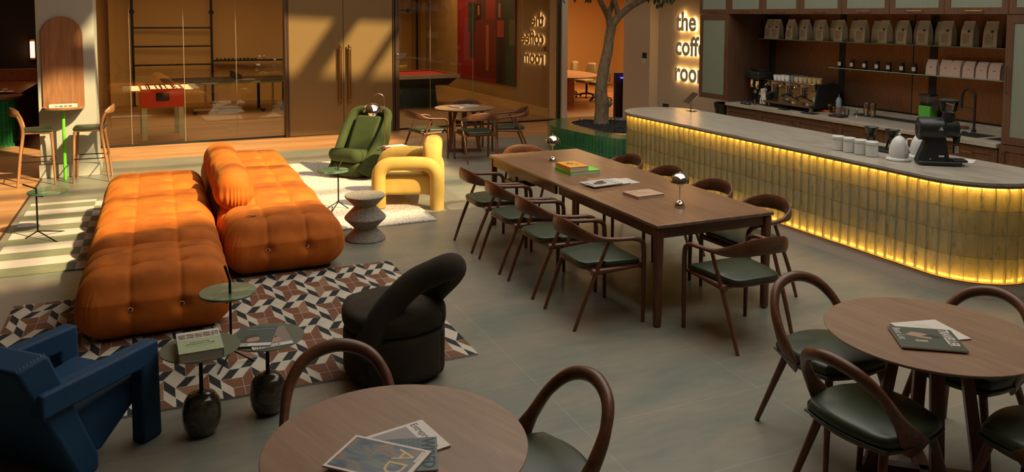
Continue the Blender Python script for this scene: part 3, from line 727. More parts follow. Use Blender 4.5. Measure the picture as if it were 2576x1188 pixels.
# blue velvet chair
d_ = Vector((.69, .72, 0)).normalized(); rz = math.atan2(d_.y, d_.x)-PI/2
t = thing('blue_armchair', 'navy blue velvet armchair with block arms and white stitching', 'armchair', (-.515, 4.655, 0), rz)
def side_prism(poly, x0, x1): # poly in (y,z)
    n = len(poly); return MB().add([(x0, y, z) for y, z in poly]+[(x1, y, z) for y, z in poly], [tuple(range(n)), tuple(range(2*n-1, n-1, -1))]+[(i, n+i, n+(i+1) % n, (i+1) % n) for i in range(n)])
for s in (-1, 1):
    x0, x1 = sorted((s*.245, s*.335))
    side_prism([(-.36, .415), (-.36, .535), (.355, .535), (.365, 0), (.235, 0), (.235, .415)], x0, x1).build('arm', 'blue_velvet', t, smooth=True, bevel=.014, seg=3)
    xs = s*.335
    for zz in range(34):
        y = -.33+zz*.02
        o = None
    st = MB()
    for q in range(60):
        y = -.335+q*.0114; x_ = s*(.331 if s > 0 else .331); st.tube([(x_-s*.0, y, .5325), (x_-s*.010, y+.007, .5362)], .0008, 4)
    st.build('stitching', 'stitch', t)
back = side_prism([(-.46, .68), (-.30, .71), (-.275, .68), (-.02, .08), (-.02, 0), (-.14, 0)], -.30, .30); back.build('backrest', 'blue_velvet', t, bevel=.02, seg=3)
side_prism([(-.26, .31), (.33, .37), (.33, .25), (.05, .06), (-.10, .06), (-.2, .2)], -.243, .243).build('seat', 'blue_velvet', t, bevel=.018, seg=3)
st = MB()
for s in (-1, 1):
    for q in range(9):
        y = -.45+q*.0178; st.tube([(s*.297, y, .682+.0033*q), (s*.286, y+.006, .6875+.0033*q)], .0012, 4)
st.build('stitching', 'stitch', t)
# black boucle chair with looped backrest
t = thing('loop_armchair', 'black bouclé tub chair with a thick looped tube backrest', 'armchair', (1.355, 4.94, .013))
def fnk(p, n):
    q = p.copy(); r = math.hypot(q.x, q.y); a = math.atan2(q.y, q.x)
    m0 = max(abs(q.x), abs(q.y)); sq = m0/r if r > 1e-5 else 1
    q.x *= 1-(1-sq)*.75; q.y *= 1-(1-sq)*.75
    if n.z > .3: q.z += .025*max(0, 1-(r/.3)**2)
    return q
MB().rbox((0, 0, .165), (.64, .62, .31), .05, (12, 12, 3), fnk).build('base', 'black_boucle', t, ang=180)
MB().rbox((0, 0, .385), (.655, .635, .145), .055, (12, 12, 2), fnk).build('seat', 'black_boucle', t, ang=180)
P = [(1.115, 4.745, .22), (1.157, 4.725, .35), (1.255, 4.72, .50), (1.40, 4.70, .64), (1.525, 4.655, .71), (1.615, 4.64, .742), (1.675, 4.70, .715), (1.69, 4.80, .64), (1.65, 4.90, .54), (1.59, 4.99, .43)]
MB().tube([Vector(p)-Vector((1.355, 4.94, .013)) for p in bez(P, 6)], .083, 20).build('backrest', 'black_boucle', t)

# ------------------------------------------------------------ small tables
def tripod(label, x, y, dx, dy, feet, hz, bend, z=.475, R=.186):
    t = thing('side_table', label, 'side table', (x, y, 0), 0, 'green marble tripod side tables')
    MB().lathe([(0, z-.016), (R-.003, z-.016), (R, z-.013), (R, z-.003), (R-.003, z), (0, z)], 64, (dx, dy)).build('tabletop', 'green_marble', t, ang=30)
    MB().tube([(0, 0, .085), (0, 0, hz), bend], .0085, 10).build('pole', 'black_metal', t)
    for fx, fy in feet: MB().tube([(0, 0, .095), (fx-x, fy-y, .006)], .006, 8).build('leg', 'black_metal', t)
    for k in range(3):
        a = k*2*PI/3+.4; MB().tube([(0, 0, z-.022), (dx+R*.98*math.cos(a), dy+R*.98*math.sin(a), z-.022)], .005, 6).build('support', 'black_metal', t)
    return t
tripod('small green marble tripod table on the striped rug at left', -1.145, 9.30, .085, .13, [(-1.273, 9.379), (-.949, 9.101), (-.924, 9.559)], .53, (-.10, -.10, .60))
tripod('small green marble tripod table between the sofa and the green chair', 1.92, 9.42, -.06, .02, [(1.719, 9.38), (1.733, 9.072), (2.038, 9.308)], .50, (.06, .06, .575))
tripod('small green marble tripod table at the front corner of the orange sofa', .40, 5.47, -.01, .05, [(.30, 5.62), (.30, 5.30), (.55, 5.42)], .56, (-.03, -.02, .665), .475, .18)
def egg_table(label, x, y, z, rz):
    t = thing('pebble_table', label, 'side table', (x, y, 0), rz, 'round metal tables on marble pebbles')
    MB().lathe([(0, z-.006), (.206, z-.006), (.208, z-.003), (.206, z), (0, z)], 72).build('tabletop', 'green_metal', t, ang=30)
    MB().lathe([(0, 0), (.05, 0), (.073, .012), (.094, .05), (.102, .10), (.101, .145), (.092, .19), (.070, .222), (.04, .235), (0, .237)], 40).build('base', 'dark_marble', t, ang=180)
    MB().lathe([(0, .234), (.026, .234), (.026, .238), (.011, .242), (.010, z-.006), (0, z-.006)], 20).build('pole', 'black_metal', t)
    MB().tube([(0, 0, z-.075), (.045, .03, z-.008)], .003, 6).build('brace', 'black_metal', t)
egg_table('round green metal table on a dark marble pebble base, holding a thick book', .178, 4.60, .487, 0)
egg_table('round green metal table on a dark marble pebble base, holding two magazines', .540, 4.70, .450, 2)
# zigzag stone stool
o = MB().lathe([(0, 0), (.196, 0), (.205, .008), (.203, .02), (.118, .108), (.112, .118), (.118, .128), (.206, .215), (.211, .228), (.206, .241), (.118, .335), (.112, .345), (.118, .355), (.204, .442), (.207, .455), (.200, .462), (0, .464)], 64).build('stone_stool', 'granite', ang=35)
tag(o, 'speckled grey stone stool shaped like stacked hourglasses', 'stool', loc=(1.915, 8.06, 0))
# ------------------------------------------------------------ chrome lamps
def shade(mb, c, s, T=None):
    x, y, z = c
    mb.lathe([(0, z+.095*s), (.03*s, z+.0935*s), (.06*s, z+.08*s), (.088*s, z+.052*s), (.103*s, z+.012*s), (.105*s, z), (.102*s, z), (.085*s, z+.048*s), (.058*s, z+.074*s), (0, z+.088*s)], 40, (x, y))
def ball(mb, c, s):
    x, y, z = c; mb.lathe([(0, z-.048*s), (.022*s, z-.044*s), (.042*s, z-.028*s), (.052*s, z), (.048*s, z+.03*s), (0, z+.05*s)], 32, (x, y))
def table_lamp(label, x, y, z):
    t = thing('table_lamp', label, 'lamp', (x, y, z), 0, 'chrome dome lamps on the long table')
    m_ = MB(); shade(m_, (0, 0, .20), .78); m_.build('lamp_shade', 'chrome', t, ang=60)
    m_ = MB(); ball(m_, (0, 0, .188), .56); m_.build('lower_shade', 'chrome', t, ang=60)
    MB().lathe([(0, 0), (.046, 0), (.048, .003), (.044, .022), (.030, .042), (.010, .052), (.0045, .054), (.0045, .16), (0, .16)], 32).build('base', 'chrome', t, ang=60)
    MB().sphere((0, 0, .280), .006, 10).build('knob', 'chrome', t)
table_lamp('chrome dome lamp on the near end of the long table', 3.799, 5.277, .775)
table_lamp('chrome dome lamp beside the stacked books, far end of the long table', 3.766, 7.477, .775)
# small table behind the yellow chair with hooked lamp and magazines
t = thing('side_table', 'small round side table squeezed between green and yellow chairs', 'side table', (2.93, 10.62, 0))
MB().lathe([(0, .474), (.235, .474), (.235, .49), (0, .49)], 48).build('tabletop', 'green_metal', t); MB().cyl((0, 0, .012), .018, .465, 16).build('pole', 'black_metal', t); MB().cyl((0, 0, 0), .15, .014, 32).build('base', 'black_metal', t)
t = thing('hooked_lamp', 'brass and chrome lamp with a hooked stem over the green chair', 'lamp', (2.80, 10.62, .49))
MB().lathe([(0, 0), (.07, 0), (.07, .008), (.006, .016), (0, .016)], 32).build('base', 'brass', t)
rad = .085
P = [(0, 0, .01), (0, 0, .62)]+[(-(rad-rad*math.cos(a))*.9, (rad-rad*math.cos(a))*.25, .66+rad*math.sin(a)) for a in [PI*k/12 for k in range(13)]]+[(-.155, .042, .60)]
plain('rose_metal', (.62, .42, .30), .2, 1); MB().tube(P, .0055, 10, up=(.3, 1, 0)).build('stem', 'rose_metal', t)
m_ = MB(); shade(m_, (-.155, .042, .50), 1.25); m_.build('lamp_shade', 'chrome', t, ang=60)
m_ = MB(); ball(m_, (-.155, .042, .488), 1.2); m_.build('lower_shade', 'chrome', t, ang=60)

# ------------------------------------------------------------ books and magazines
PAL = {}
def pm(c, r=.55):
    k = tuple(c)+(r,)
    if k not in PAL: n = 'print_%d' % len(PAL); plain(n, c, r); PAL[k] = n
    return PAL[k]
def rect(x0, x1, y0, y1, z): return MB().box(x0, x1, y0, y1, z, z+.0004)
def blob(cx, cy, rx, ry, z, n=20, pts=None):
    pts = pts or [(cx+rx*math.cos(2*PI*k/n), cy+ry*math.sin(2*PI*k/n)) for k in range(n)]
    return MB().prism(pts, z, z+.0003)
def book(name, label, loc, rz, w, h, th, cover, hard=False, cat='book', group=None, pages='white_paper'):
    t = thing(name, label, cat, loc, rz, group)
    if hard:
        c = .0025; m_ = MB(); m_.box(-w/2, w/2, -h/2, h/2, 0, c); m_.box(-w/2, w/2, -h/2, h/2, th-c, th); m_.box(-w/2, -w/2+c, -h/2, h/2, c, th-c); m_.build('cover', cover, t, bevel=.0008)
        MB().box(-w/2+c, w/2-.004, -h/2+.004, h/2-.004, c, th-c).build('pages', pages, t)
    else:
        MB().box(-w/2, w/2, -h/2, h/2, 0, th-.0006).build('pages', pages, t, bevel=.001)
        MB().box(-w/2, w/2, -h/2, h/2, th-.0006, th).build('cover', cover, t)
    return t
def up_rz(u): return math.atan2(u[1], u[0])-PI/2
def TT(x, y, z, s=1): return Matrix.Translation((x, y, z))
# foreground table
z0 = .751
b = book('magazine', 'white business magazine under two others on the foreground table', (.768, 2.725, z0), up_rz((.98, .18)), .222, .29, .006, pm((.72, .63, .55)), cat='magazine', group=None)
text('Entrepreneur', 'masthead', .041, 'matte_black', b, TT(-.10, .088, .0062), .0002, xs=.86)
rect(-.095, .095, -.13, .07, .006).build('cover_photo', pm((.32, .27, .25)), b)
blob(0, 0, 0, 0, .0064, pts=[(-.06, -.12), (.05, -.12), (.045, -.03), (.02, .0), (-.02, .0), (-.045, -.03)]).build('printed_suit', pm((.02, .02, .025)), b)
blob(.0, .028, .02, .026, .0064).build('printed_face', pm((.42, .2, .13)), b)
b = book('magazine', 'grey-green magazine with maze-like block lettering, middle of the stack', (.734, 2.644, z0+.0065), up_rz((.96, -.29)), .215, .28, .006, pm((.13, .17, .17)), cat='magazine')
m_ = MB()
for i in range(24):
    for j in range(16):
        x, y = -.10+i*.0085, -.135+j*.0155
        if (i*7+j*3) % 5: m_.box(x, x+.0012, y, y+.012, .006, .0063)
        else: m_.box(x, x+.007, y, y+.0012, .006, .0063)
m_.build('line_pattern', pm((.05, .07, .075)), b)
text('WIRED', 'masthead', .062, pm((.03, .04, .045)), b, TT(-.10, .088, .0064), .0002, bold=.001)
b = book('magazine', 'topmost magazine on the foreground table, dark blue cover with gold letters', (.663, 2.638, z0+.013), up_rz((.71, -.70)), .215, .305, .007, pm((.72, .60, .50)), cat='magazine')
m, nt, bb = _mat('ad_cover'); f = noisetex(nt, coords(nt, (9, 3.5, 1)), 1.6, 3, .5, 1.5)
nt.links.new(ramp(nt, f, [(.3, (.012, .02, .05)), (.42, (.03, .06, .12)), (.5, (.09, .12, .10)), (.58, (.22, .10, .05)), (.7, (.03, .04, .05))]), bb.inputs['Base Color']); setp(bb, Roughness=.3)
rect(-.096, .096, -.142, .136, .007).build('cover_photo', 'ad_cover', b)
text('AD', 'masthead', .105, pm((.62, .45, .22)), b, TT(-.082, .045, .0076), .0002, xs=1.05)
text('THE DESIGN ISSUE', 'cover_line', .011, pm((.62, .45, .22)), b, TT(-.075, -.03, .0076), .0002, xs=1.05)
rect(-.09, -.02, .125, .136, .0075).build('barcode_box', 'white_paper', b)
# right table
b = book('magazine', 'plain white back cover magazine under another on the right table', (3.452, 2.705, z0), up_rz((.97, -.22)), .25, .26, .006, pm((.66, .58, .50)), cat='magazine')
for k in range(4): rect(-.08, .05-.02*(k % 2), .03-.018*k, .032-.018*k, .006).build('text_line', pm((.40, .34, .29)), b)
b = book('magazine', 'dark green travel magazine with a bold masthead on the right table', (3.341, 2.632, z0+.0065), up_rz((.82, -.57)), .26, .29, .007, pm((.055, .06, .03)), cat='magazine')
rect(-.118, .118, .072, .14, .007).build('masthead_strip', pm((.05, .055, .03)), b)
text('TRAVELLER', 'masthead', .066, pm((.72, .6, .52)), b, TT(-.122, .082, .0076), .0002, bold=.0012, xs=.60)
text('Best List', 'cover_line', .05, pm((.62, .56, .48)), b, TT(-.11, -.128, .0076), .0002, xs=.85)
blob(0, 0, 0, 0, .0074, pts=[(-.07, -.05), (-.03, -.09), (.0, -.03), (.01, .02), (-.03, .03), (-.06, .0)]).build('printed_shoulder', pm((.38, .22, .14)), b)
blob(0, 0, 0, 0, .0076, pts=[(-.05, .03), (-.02, -.02), (-.005, .06), (-.03, .068)]).build('printed_hair', pm((.02, .016, .012)), b)
for k in range(5): rect(.03+.0045*k, .0325+.0045*k, -.06, -.005, .0074).build('text_line', pm((.6, .56, .4)), b)
# pebble tables
b = book('thick_book', 'thick pale green hardback with five small landscape photos, upside down', (.172, 4.56, .487), PI+.03, .222, .300, .052, pm((.36, .42, .25)), True, pages='cream_paper')
rect(-.108, .108, -.145, -.035, .052).build('photo_band', 'white_paper', b)
for k in range(5):
    m, nt, bb = _mat('landscape_%d' % k); f = noisetex(nt, coords(nt, (20, 30, 1), (0, 0, 0)), 1.5+.3*k, 4, .6, .5)
    nt.links.new(ramp(nt, f, [(.3, (.05, .05, .04)), (.5, (.2, .16, .12)), (.7, (.5, .42, .34))]), bb.inputs['Base Color'])
    rect(-.104+k*.042, -.066+k*.042, -.115, -.045, .0524).build('landscape_photo', 'landscape_%d' % k, b)
text('Environmental', 'title', .025, 'matte_black', b, TT(0, .035, .0525), .0002, 'CENTER')
text('Economics', 'title', .022, 'matte_black', b, TT(0, .010, .0525), .0002, 'CENTER')
rect(-.07, .07, .07, .0715, .0524).build('rule_line', pm((.15, .18, .10)), b)
def fashion(label, loc, rz, w, h, word, hue, hx):
    b = book('magazine', label, loc, rz, w, h, .006, pm(hue), cat='magazine')
    rect(-w/2+.002, w/2-.002, -h/2+.002, -h/2+.042, .006).build('masthead_strip', 'white_paper', b)
    text(word, 'masthead', .038, 'matte_black', b, TT(-w/2+.012, -h/2+.009, .0065), .0002, xs=w/.26)
    blob(hx, -.045, .042, .036, .0062).build('printed_face', pm((.40, .22, .15)), b)
    blob(0, 0, 0, 0, .0066, pts=[(hx-.06, -.08), (hx-.045, -.0), (hx, .03), (hx+.03, .0), (hx+.01, -.02), (hx-.02, -.03), (hx-.03, -.085)]).build('printed_hair', pm((.05, .035, .025)), b)
    return b
fashion('magazine with a curly-haired portrait lying under another on the pebble table', (.545, 4.665, .450), up_rz((-.05, 1)), .225, .285, 'VERSECLE', (.22, .17, .14), .02)
b = fashion('teal portrait magazine lying on top of another on the pebble table', (.475, 4.70, .4565), up_rz((.28, .96)), .215, .285, 'ZEVIE', (.05, .075, .07), -.01)
rect(-.06, .09, .10, .102, .0062).build('text_line', 'white_paper', b)
# long table
zt = .775
b = book('green_book', 'bright lime green hardback under the orange book on the long table', (3.745, 6.885, zt), .035, .335, .31, .032, 'lime_green', True, pages='white_paper')
b = book('orange_book', 'orange hardback with a purple emblem, on top of the lime book', (3.685, 6.885, zt+.033), 0, .205, .30, .045, pm((.85, .36, .02)), True, pages='white_paper')
for k, (x, y, r) in enumerate([(-.03, .05, .022), (-.01, .075, .016), (.01, .04, .02), (-.04, .02, .016), (.02, .0, .014), (-.01, .01, .018), (.04, -.06, .009), (.03, -.03, .012)]): blob(x, y, r, r*.8, .0452+k*.0002, 12).build('printed_petal', pm((.10, .03, .07) if k % 2 else (.35, .22, .25)), b)
LM = 'magazines fanned on the long table'
b = book('magazine', 'rightmost magazine of the fanned row on the long table, cream strip visible', (3.855, 6.285, zt), .0, .30, .235, .007, pm((.58, .50, .42)), cat='magazine', group=LM)
b = book('magazine', 'middle magazine of the fanned row, white strip with lettering', (3.745, 6.275, zt+.0075), .07, .30, .235, .007, 'white_paper', cat='magazine', group=LM)
for k in range(4): rect(.055+.0*k, .085, -.08+k*.045, -.06+k*.045, .0072).build('printed_word', pm((.25, .22, .22)), b)
b = book('magazine', 'leftmost magazine of the fanned row, cover shows a dark-haired reclining figure', (3.635, 6.25, zt+.015), .14, .32, .23, .007, pm((.50, .46, .40)), cat='magazine', group=LM)
blob(0, 0, 0, 0, .0072, pts=[(-.10, -.05), (-.04, -.07), (.03, -.05), (.06, -.01), (.03, .02), (-.02, .0), (-.06, .02), (-.09, .0)]).build('printed_figure', pm((.12, .05, .03)), b); blob(0, 0, 0, 0, .0076, pts=[(-.06, .0), (0, -.01), (.05, .02), (.08, .05), (.04, .06), (-.02, .045)]).build('printed_hair', pm((.05, .035, .025)), b)
for k in range(5): rect(.105, .12, -.08+k*.035, -.06+k*.035, .0072).build('printed_word', pm((.12, .11, .11)), b)
rect(-.14, -.12, -.08, .06, .0072).build('printed_word', pm((.10, .10, .11)), b)
b = book('tan_book', 'tan hardback near the front chrome lamp, faint sketch on cover', (3.755, 5.73, zt), .07, .275, .22, .026, pm((.50, .31, .20)), True, pages='cream_paper')
for k in range(9): rect(-.06+k*.016, -.057+k*.016, -.03+.004*(k % 3), .04-.008*k, .0262).build('sketch_line', pm((.22, .15, .11)), b)
MB().tube([(-.13, .03, .0262), (-.09, .055, .0262), (-.03, .06, .0262)], .0015, 5).build('sketch_line', pm((.08, .06, .05)), b)
# far round table, pillar shelf, hooked-lamp table
b = book('magazine', 'open newspaper-like magazine on the small far round table', (4.74, 12.78, .751), .35, .42, .30, .018, 'cream_paper', cat='magazine')
rect(-.18, .0, -.1, .1, .018).build('printed_block', pm((.35, .30, .24)), b)
b = book('magazine', 'white magazine on the side table behind the yellow chair', (2.97, 10.68, .49), .2, .30, .21, .012, 'white_paper', cat='magazine')
b = book('magazine', 'red and dark magazine under the hooked lamp', (2.83, 10.52, .505), .5, .15, .12, .004, pm((.30, .02, .04)), cat='magazine')

# ------------------------------------------------------------ arched wall table on the pillar
t = thing('wall_table', 'arched walnut wall panel with fold-out shelf and lime green leg', 'wall table', (-1.195, 12.80, 0))
hw = .255; out = [(-hw, 1.0), (hw, 1.0)]+[(hw*math.cos(PI*k/28), 2.0+.255*math.sin(PI*k/28)) for k in range(29)]
n = len(out); m_ = MB().add([(x, -.03, z) for x, z in out]+[(x, 0, z) for x, z in out], [tuple(range(n)), tuple(range(2*n-1, n-1, -1))]+[(i, n+i, n+(i+1) % n, (i+1) % n) for i in range(n)])
m_.build('arched_panel', 'panel_walnut', t, bevel=.004)
out = [(hw, -.02), (hw, -.16)]+[(hw*math.cos(a), -.16-.20*math.sin(a)) for a in [PI*k/24 for k in range(1, 24)]]+[(-hw, -.16), (-hw, -.02)]
MB().prism(out[::-1], .98, 1.01).build('shelf', 'panel_walnut', t, bevel=.004)
MB().tube([(0, -.19, 0), (0, -.19, .98)], .021, 20).build('leg', 'lime_green', t)
MB().tube([(0, -.19, .40), (0, -.19, .46)], .025, 20).build('collar', 'lime_green', t)
b = book('magazine', 'folded newspaper lying on the arched pillar shelf', (-1.19, 12.62, 1.01), .05, .34, .17, .035, 'white_paper', cat='newspaper')
for k in range(4): MB().box(-.10+k*.055, -.06+k*.055, -.0855, -.085, .010, .028).build('printed_block', pm([(.3, .2, .15), (.05, .12, .3), (.35, .1, .04), (.1, .1, .1)][k]), b)
# bar stools
def make_stool():
    t = thing('bar_stool', 'x', 'bar stool')
    for s in (-1, 1):
        MB().tube(bez([(s*.185, .20, 0), (s*.18, .185, .40), (s*.175, .17, .68), (s*.17, .13, .715), (s*.17, .0, .715)], 5), lerpl([.013, .017, .018, .016, .014], 5), 12).build('leg', 'oak_z', t)
        MB().tube(bez([(s*.20, -.235, 0), (s*.195, -.20, .35), (s*.185, -.155, .70), (s*.19, -.175, .85), (s*.185, -.215, .95)], 5), lerpl([.013, .018, .022, .019, .016], 5), 12).build('leg', 'oak_z', t)
    P = bez([(-.185, -.21, .95), (-.13, -.275, .985), (0, -.30, .995), (.13, -.275, .985), (.185, -.21, .95)], 6)
    MB().tube(P, lerpl([(.014, .022), (.013, .048), (.012, .058), (.013, .048), (.014, .022)], 6), 14, up=(0, 0, 1)).build('backrest', 'oak_z', t)
    MB().rbox((0, .0, .735), (.40, .38, .035), .016, (8, 8, 1), lambda p, n: Vector((p.x*(1-.12*(p.y < 0)*min(1, -p.y/.19)), p.y, p.z+(.012*(1-(p.x/.2)**2) if n.z > .3 else 0)))).build('seat', 'leather_green', t, ang=180)
    MB().rbox((0, .0, .71), (.37, .36, .025), .008, 2).build('seat_frame', 'oak_z', t)
    c = [(-.19, .195, .315), (.19, .195, .315), (.197, -.215, .345), (-.197, -.215, .345)]
    MB().tube(bez([(-.185, -.21, .33), (-.205, 0, .33), (-.186, .19, .33), (0, .215, .33), (.186, .19, .33), (.205, 0, .33), (.185, -.21, .33)], 5), .007, 8).build('footrest', 'black_metal', t)
    MB().tube([(-.193, -.2, .35), (.193, -.2, .35)], .007, 8).build('footrest_bar', 'black_metal', t)
    return t
bs = make_stool(); tag(bs, 'oak bar stool left of the arched wall table', None, 'oak bar stools at the pillar', loc=(-1.50, 12.44, 0), rz=-PI/2+.1)
dup(bs, (-.86, 12.44, 0), PI/2-.05, 'oak bar stool right of the arched wall table', 'oak bar stools at the pillar')
# ------------------------------------------------------------ the glass-block bar
def stadium(cx, y0, y1, r, n=24):
    """outline (counter-clockwise) of a stadium running along Y"""
    out = []
    for k in range(n+1): a = PI*k/n; out.append((cx+r*math.cos(a), y1+r*math.sin(a)))
    for k in range(n+1): a = PI+PI*k/n; out.append((cx+r*math.cos(a), y0+r*math.sin(a)))
    return out
def perim(cx, y0, y1, r, step):
    L_ = y1-y0; tot = 2*L_+2*PI*r; n = int(tot/step); res = []
    for i in range(n+1):
        s = tot*i/n
        if s < L_: res.append((cx-r, y1-s, -1, 0))
        elif s < L_+PI*r: a = PI+(s-L_)/r; res.append((cx+r*math.cos(a), y0+r*math.sin(a), math.cos(a), math.sin(a)))
        elif s < 2*L_+PI*r: res.append((cx+r, y0+(s-L_-PI*r), 1, 0))
        else: a = (s-2*L_-PI*r)/r; res.append((cx+r*math.cos(a), y1+r*math.sin(a), math.cos(a), math.sin(a)))
    return res
BX, BY0, BY1 = 6.46, 4.72, 9.37
t = thing('bar_counter', 'long curved bar of backlit glass blocks with a stone top', 'bar', (BX, 7.045, 0))
def L2(pts): return [(x-BX, y-7.045) for x, y in pts]
MB().prism(L2(stadium(BX, BY0, BY1, .55, 40)), .945, .97).build('countertop', ['travertine'], t, ang=30, bevel=.002)
MB().prism(L2(stadium(BX, BY0, BY1, .546, 40)), .925, .945).build('counter_edge', 'counter_edge', t, ang=30)
MB().prism(L2(stadium(BX, BY0, BY1, .505, 40)), 0, .13).build('kick_base', 'kick_metal', t, ang=30)
MB().prism(L2(stadium(BX, BY0, BY1, .520, 40)), .122, .132).build('kick_trim', 'brass', t, ang=30)
plain('core_white', (.58, .56, .36), .7); plain('glass_joint_dark', (.46, .45, .26), .15)
MB().prism(L2(stadium(BX, BY0, BY1, .415, 40)), .13, .925).build('core', 'core_white', t, ang=30)
for nm, z, r in (('light_strip', .905, .468), ('light_strip', .140, .462)):
    P = [(x-BX, y-7.045, z) for x, y in stadium(BX, BY0, BY1, r, 30)]
    MB().tube(P, .011, 6, closed=True).build(nm, 'led_warm', t)
gb = MB(); ppts = perim(BX, BY0, BY1, .515, .105); rows = 4; z0 = .133; hz = (.925-z0)/rows
for rw in range(rows):
    for i in range(len(ppts)-1):
        (xa, ya, na, ma), (xb, yb, nb, mb_) = ppts[i], ppts[i+1]
        g = .0018; za, zb = z0+rw*hz+g, z0+(rw+1)*hz-g; dx, dy = xb-xa, yb-ya; L_ = math.hypot(dx, dy); tx, ty = dx/L_*g, dy/L_*g
        nx, ny = (na+nb)/2, (ma+mb_)/2; dp = .0
        # front face bulges, with slightly uneven cast surface
        M_ = 4; fr = []
        for a in range(M_+1):
            for b_ in range(M_+1):
                u, v = a/M_, b_/M_; e = (1-(2*u-1)**4)*(1-(2*v-1)**4); bl = .006*e+.0022*noise.noise(Vector((i*.7+u*1.3, rw*1.9+v*1.7, 3.1)))
                fr.append((xa+tx+(dx-2*tx)*u+nx*bl-BX, ya+ty+(dy-2*ty)*u+ny*bl-7.045, za+(zb-za)*v))
        bk = [(x-nx*.035, y-ny*.035, z) for x, y, z in fr]
        fs = []; K = M_+1
        for a in range(M_):
            for b_ in range(M_):
                q = (a*K+b_, (a+1)*K+b_, (a+1)*K+b_+1, a*K+b_+1); fs.append(q)
        o0 = len(fr)
        corners = [0, M_*K, M_*K+M_, M_]
        fs.append(tuple(o0+c for c in reversed(corners)))
        for c0, c1 in ((0, 1), (1, 2), (2, 3), (3, 0)): fs.append((corners[c1], corners[c0], o0+corners[c0], o0+corners[c1]))
        gb.add(fr+bk, fs)
for (xa, ya, na, ma) in ppts[:-1]:
    x, y = xa-BX, ya-7.045; tx, ty = -ma*.0015, na*.0015
    for rw in range(rows):
        a_, b_ = z0+rw*hz+.01, z0+(rw+1)*hz-.01
        gb.add([(x+tx+na*o_, y+ty+ma*o_, z) for o_ in (-.03, .0015) for z in (a_, b_)]+[(x-tx+na*o_, y-ty+ma*o_, z) for o_ in (-.03, .0015) for z in (a_, b_)], [(2, 3, 7, 6), (0, 1, 3, 2), (4, 6, 7, 5)], 1)
o = gb.build('glass_blocks', ['glass_block', 'glass_joint_dark'], t, ang=50)
# ------------------------------------------------------------ planter with the tree
def smooth_closed(pts, n=8):
    P = [Vector((x, y, 0)) for x, y in pts]; N = len(P); out = []
    for i in range(N):
        a, b_, c, d = P[i-1], P[i], P[(i+1) % N], P[(i+2) % N]
        for k in range(n):
            u = k/n; q = .5*((2*b_)+(c-a)*u+(2*a-5*b_+4*c-d)*u*u+(3*b_-a-3*c+d)*u*u*u); out.append((q.x, q.y))
    return out
PO = [(6.08, 12.15), (6.11, 11.55), (6.19, 10.95), (6.33, 10.5), (6.64, 10.23), (7.1, 10.13), (7.6, 10.35), (8.0, 11.0), (8.08, 11.8), (7.85, 12.5), (7.4, 12.93), (6.8, 12.95), (6.3, 12.68)]
PI_ = [(6.50, 12.2), (6.46, 11.6), (6.52, 11.1), (6.68, 10.80), (7.05, 10.75), (7.4, 10.9), (7.7, 11.35), (7.75, 11.9), (7.5, 12.35), (7.1, 12.58), (6.75, 12.52)]
po, pi_ = smooth_closed(PO), smooth_closed(PI_)
t = thing('planter', 'curved green tiled planter bench at the far end of the bar', 'planter', (7.05, 11.55, 0))
n = len(po); per = [0]
for i in range(n): per.append(per[-1]+math.dist(po[i], po[(i+1) % n]))
me_ = MB(); m_ = MB(); H_ = .44
vs = []; uvs = []
for i in range(n+1):
    x, y = po[i % n]
    vs += [(x-7.05, y-11.55, 0), (x-7.05, y-11.55, H_)]
fs = [(2*i+2, 2*i, 2*i+1, 2*i+3) for i in range(n)]
side = MB().add(vs, fs).build('tiled_side', 'green_tile', t, ang=60)
uv = side.data.uv_layers.new(name='UVMap')
for pl in side.data.polygons:
    for li, vi in zip(pl.loop_indices, pl.vertices): uv.data[li].uv = (per[vi//2], vs[vi][2]+.13)
# top ring (outer outline to the soil opening)
no = len(po); ni = len(pi_)
def resample(p, N):
    d = [0]
    for i in range(len(p)): d.append(d[-1]+math.dist(p[i], p[(i+1) % len(p)]))
    out = []
    for k in range(N):
        s = d[-1]*k/N; i = max(j for j in range(len(p)) if d[j] <= s+1e-9); u = (s-d[i])/(d[i+1]-d[i]); a, b_ = p[i], p[(i+1) % len(p)]; out.append((a[0]+(b_[0]-a[0])*u, a[1]+(b_[1]-a[1])*u))
    return out
# sample by angle around a shared centre so the ring does not twist
def by_angle(p, c, N):
    out = []
    for k in range(N):
        a = 2*PI*k/N; dx, dy = math.cos(a), math.sin(a); best = None
        for i in range(len(p)):
            (x1, y1), (x2, y2) = p[i], p[(i+1) % len(p)]; ex, ey = x2-x1, y2-y1; den = dx*ey-dy*ex
            if abs(den) < 1e-9: continue
            tt_ = ((x1-c[0])*ey-(y1-c[1])*ex)/den; u = ((x1-c[0])*dy-(y1-c[1])*dx)/den
            if tt_ > 0 and 0 <= u <= 1 and (best is None or tt_ > best): best = tt_
        out.append((c[0]+dx*best, c[1]+dy*best))
    return out
cc_ = (7.05, 11.65); A_, B_ = by_angle(po, cc_, 72), by_angle(pi_, cc_, 72)
vs = [(x-7.05, y-11.55, H_) for x, y in A_]+[(x-7.05, y-11.55, H_+.003) for x, y in B_]+[(x-7.05, y-11.55, H_-.12) for x, y in B_]
fs = [(i, (i+1) % 72, 72+(i+1) % 72, 72+i) for i in range(72)]+[(72+i, 72+(i+1) % 72, 144+(i+1) % 72, 144+i) for i in range(72)]
MB().add(vs, fs).build('tiled_top', 'top_tile', t, ang=40)
MB().tube([(x-7.05, y-11.55, H_+.002) for x, y in B_], .008, 6, closed=True).build('metal_rim', 'brass', t)
g = MB(); g.add([(0, .1, H_-.03)]+[(x-7.05, y-11.55, H_-.03) for x, y in B_], [(0, 1+i, 1+(i+1) % 72) for i in range(72)])
rnd = random.Random(3)
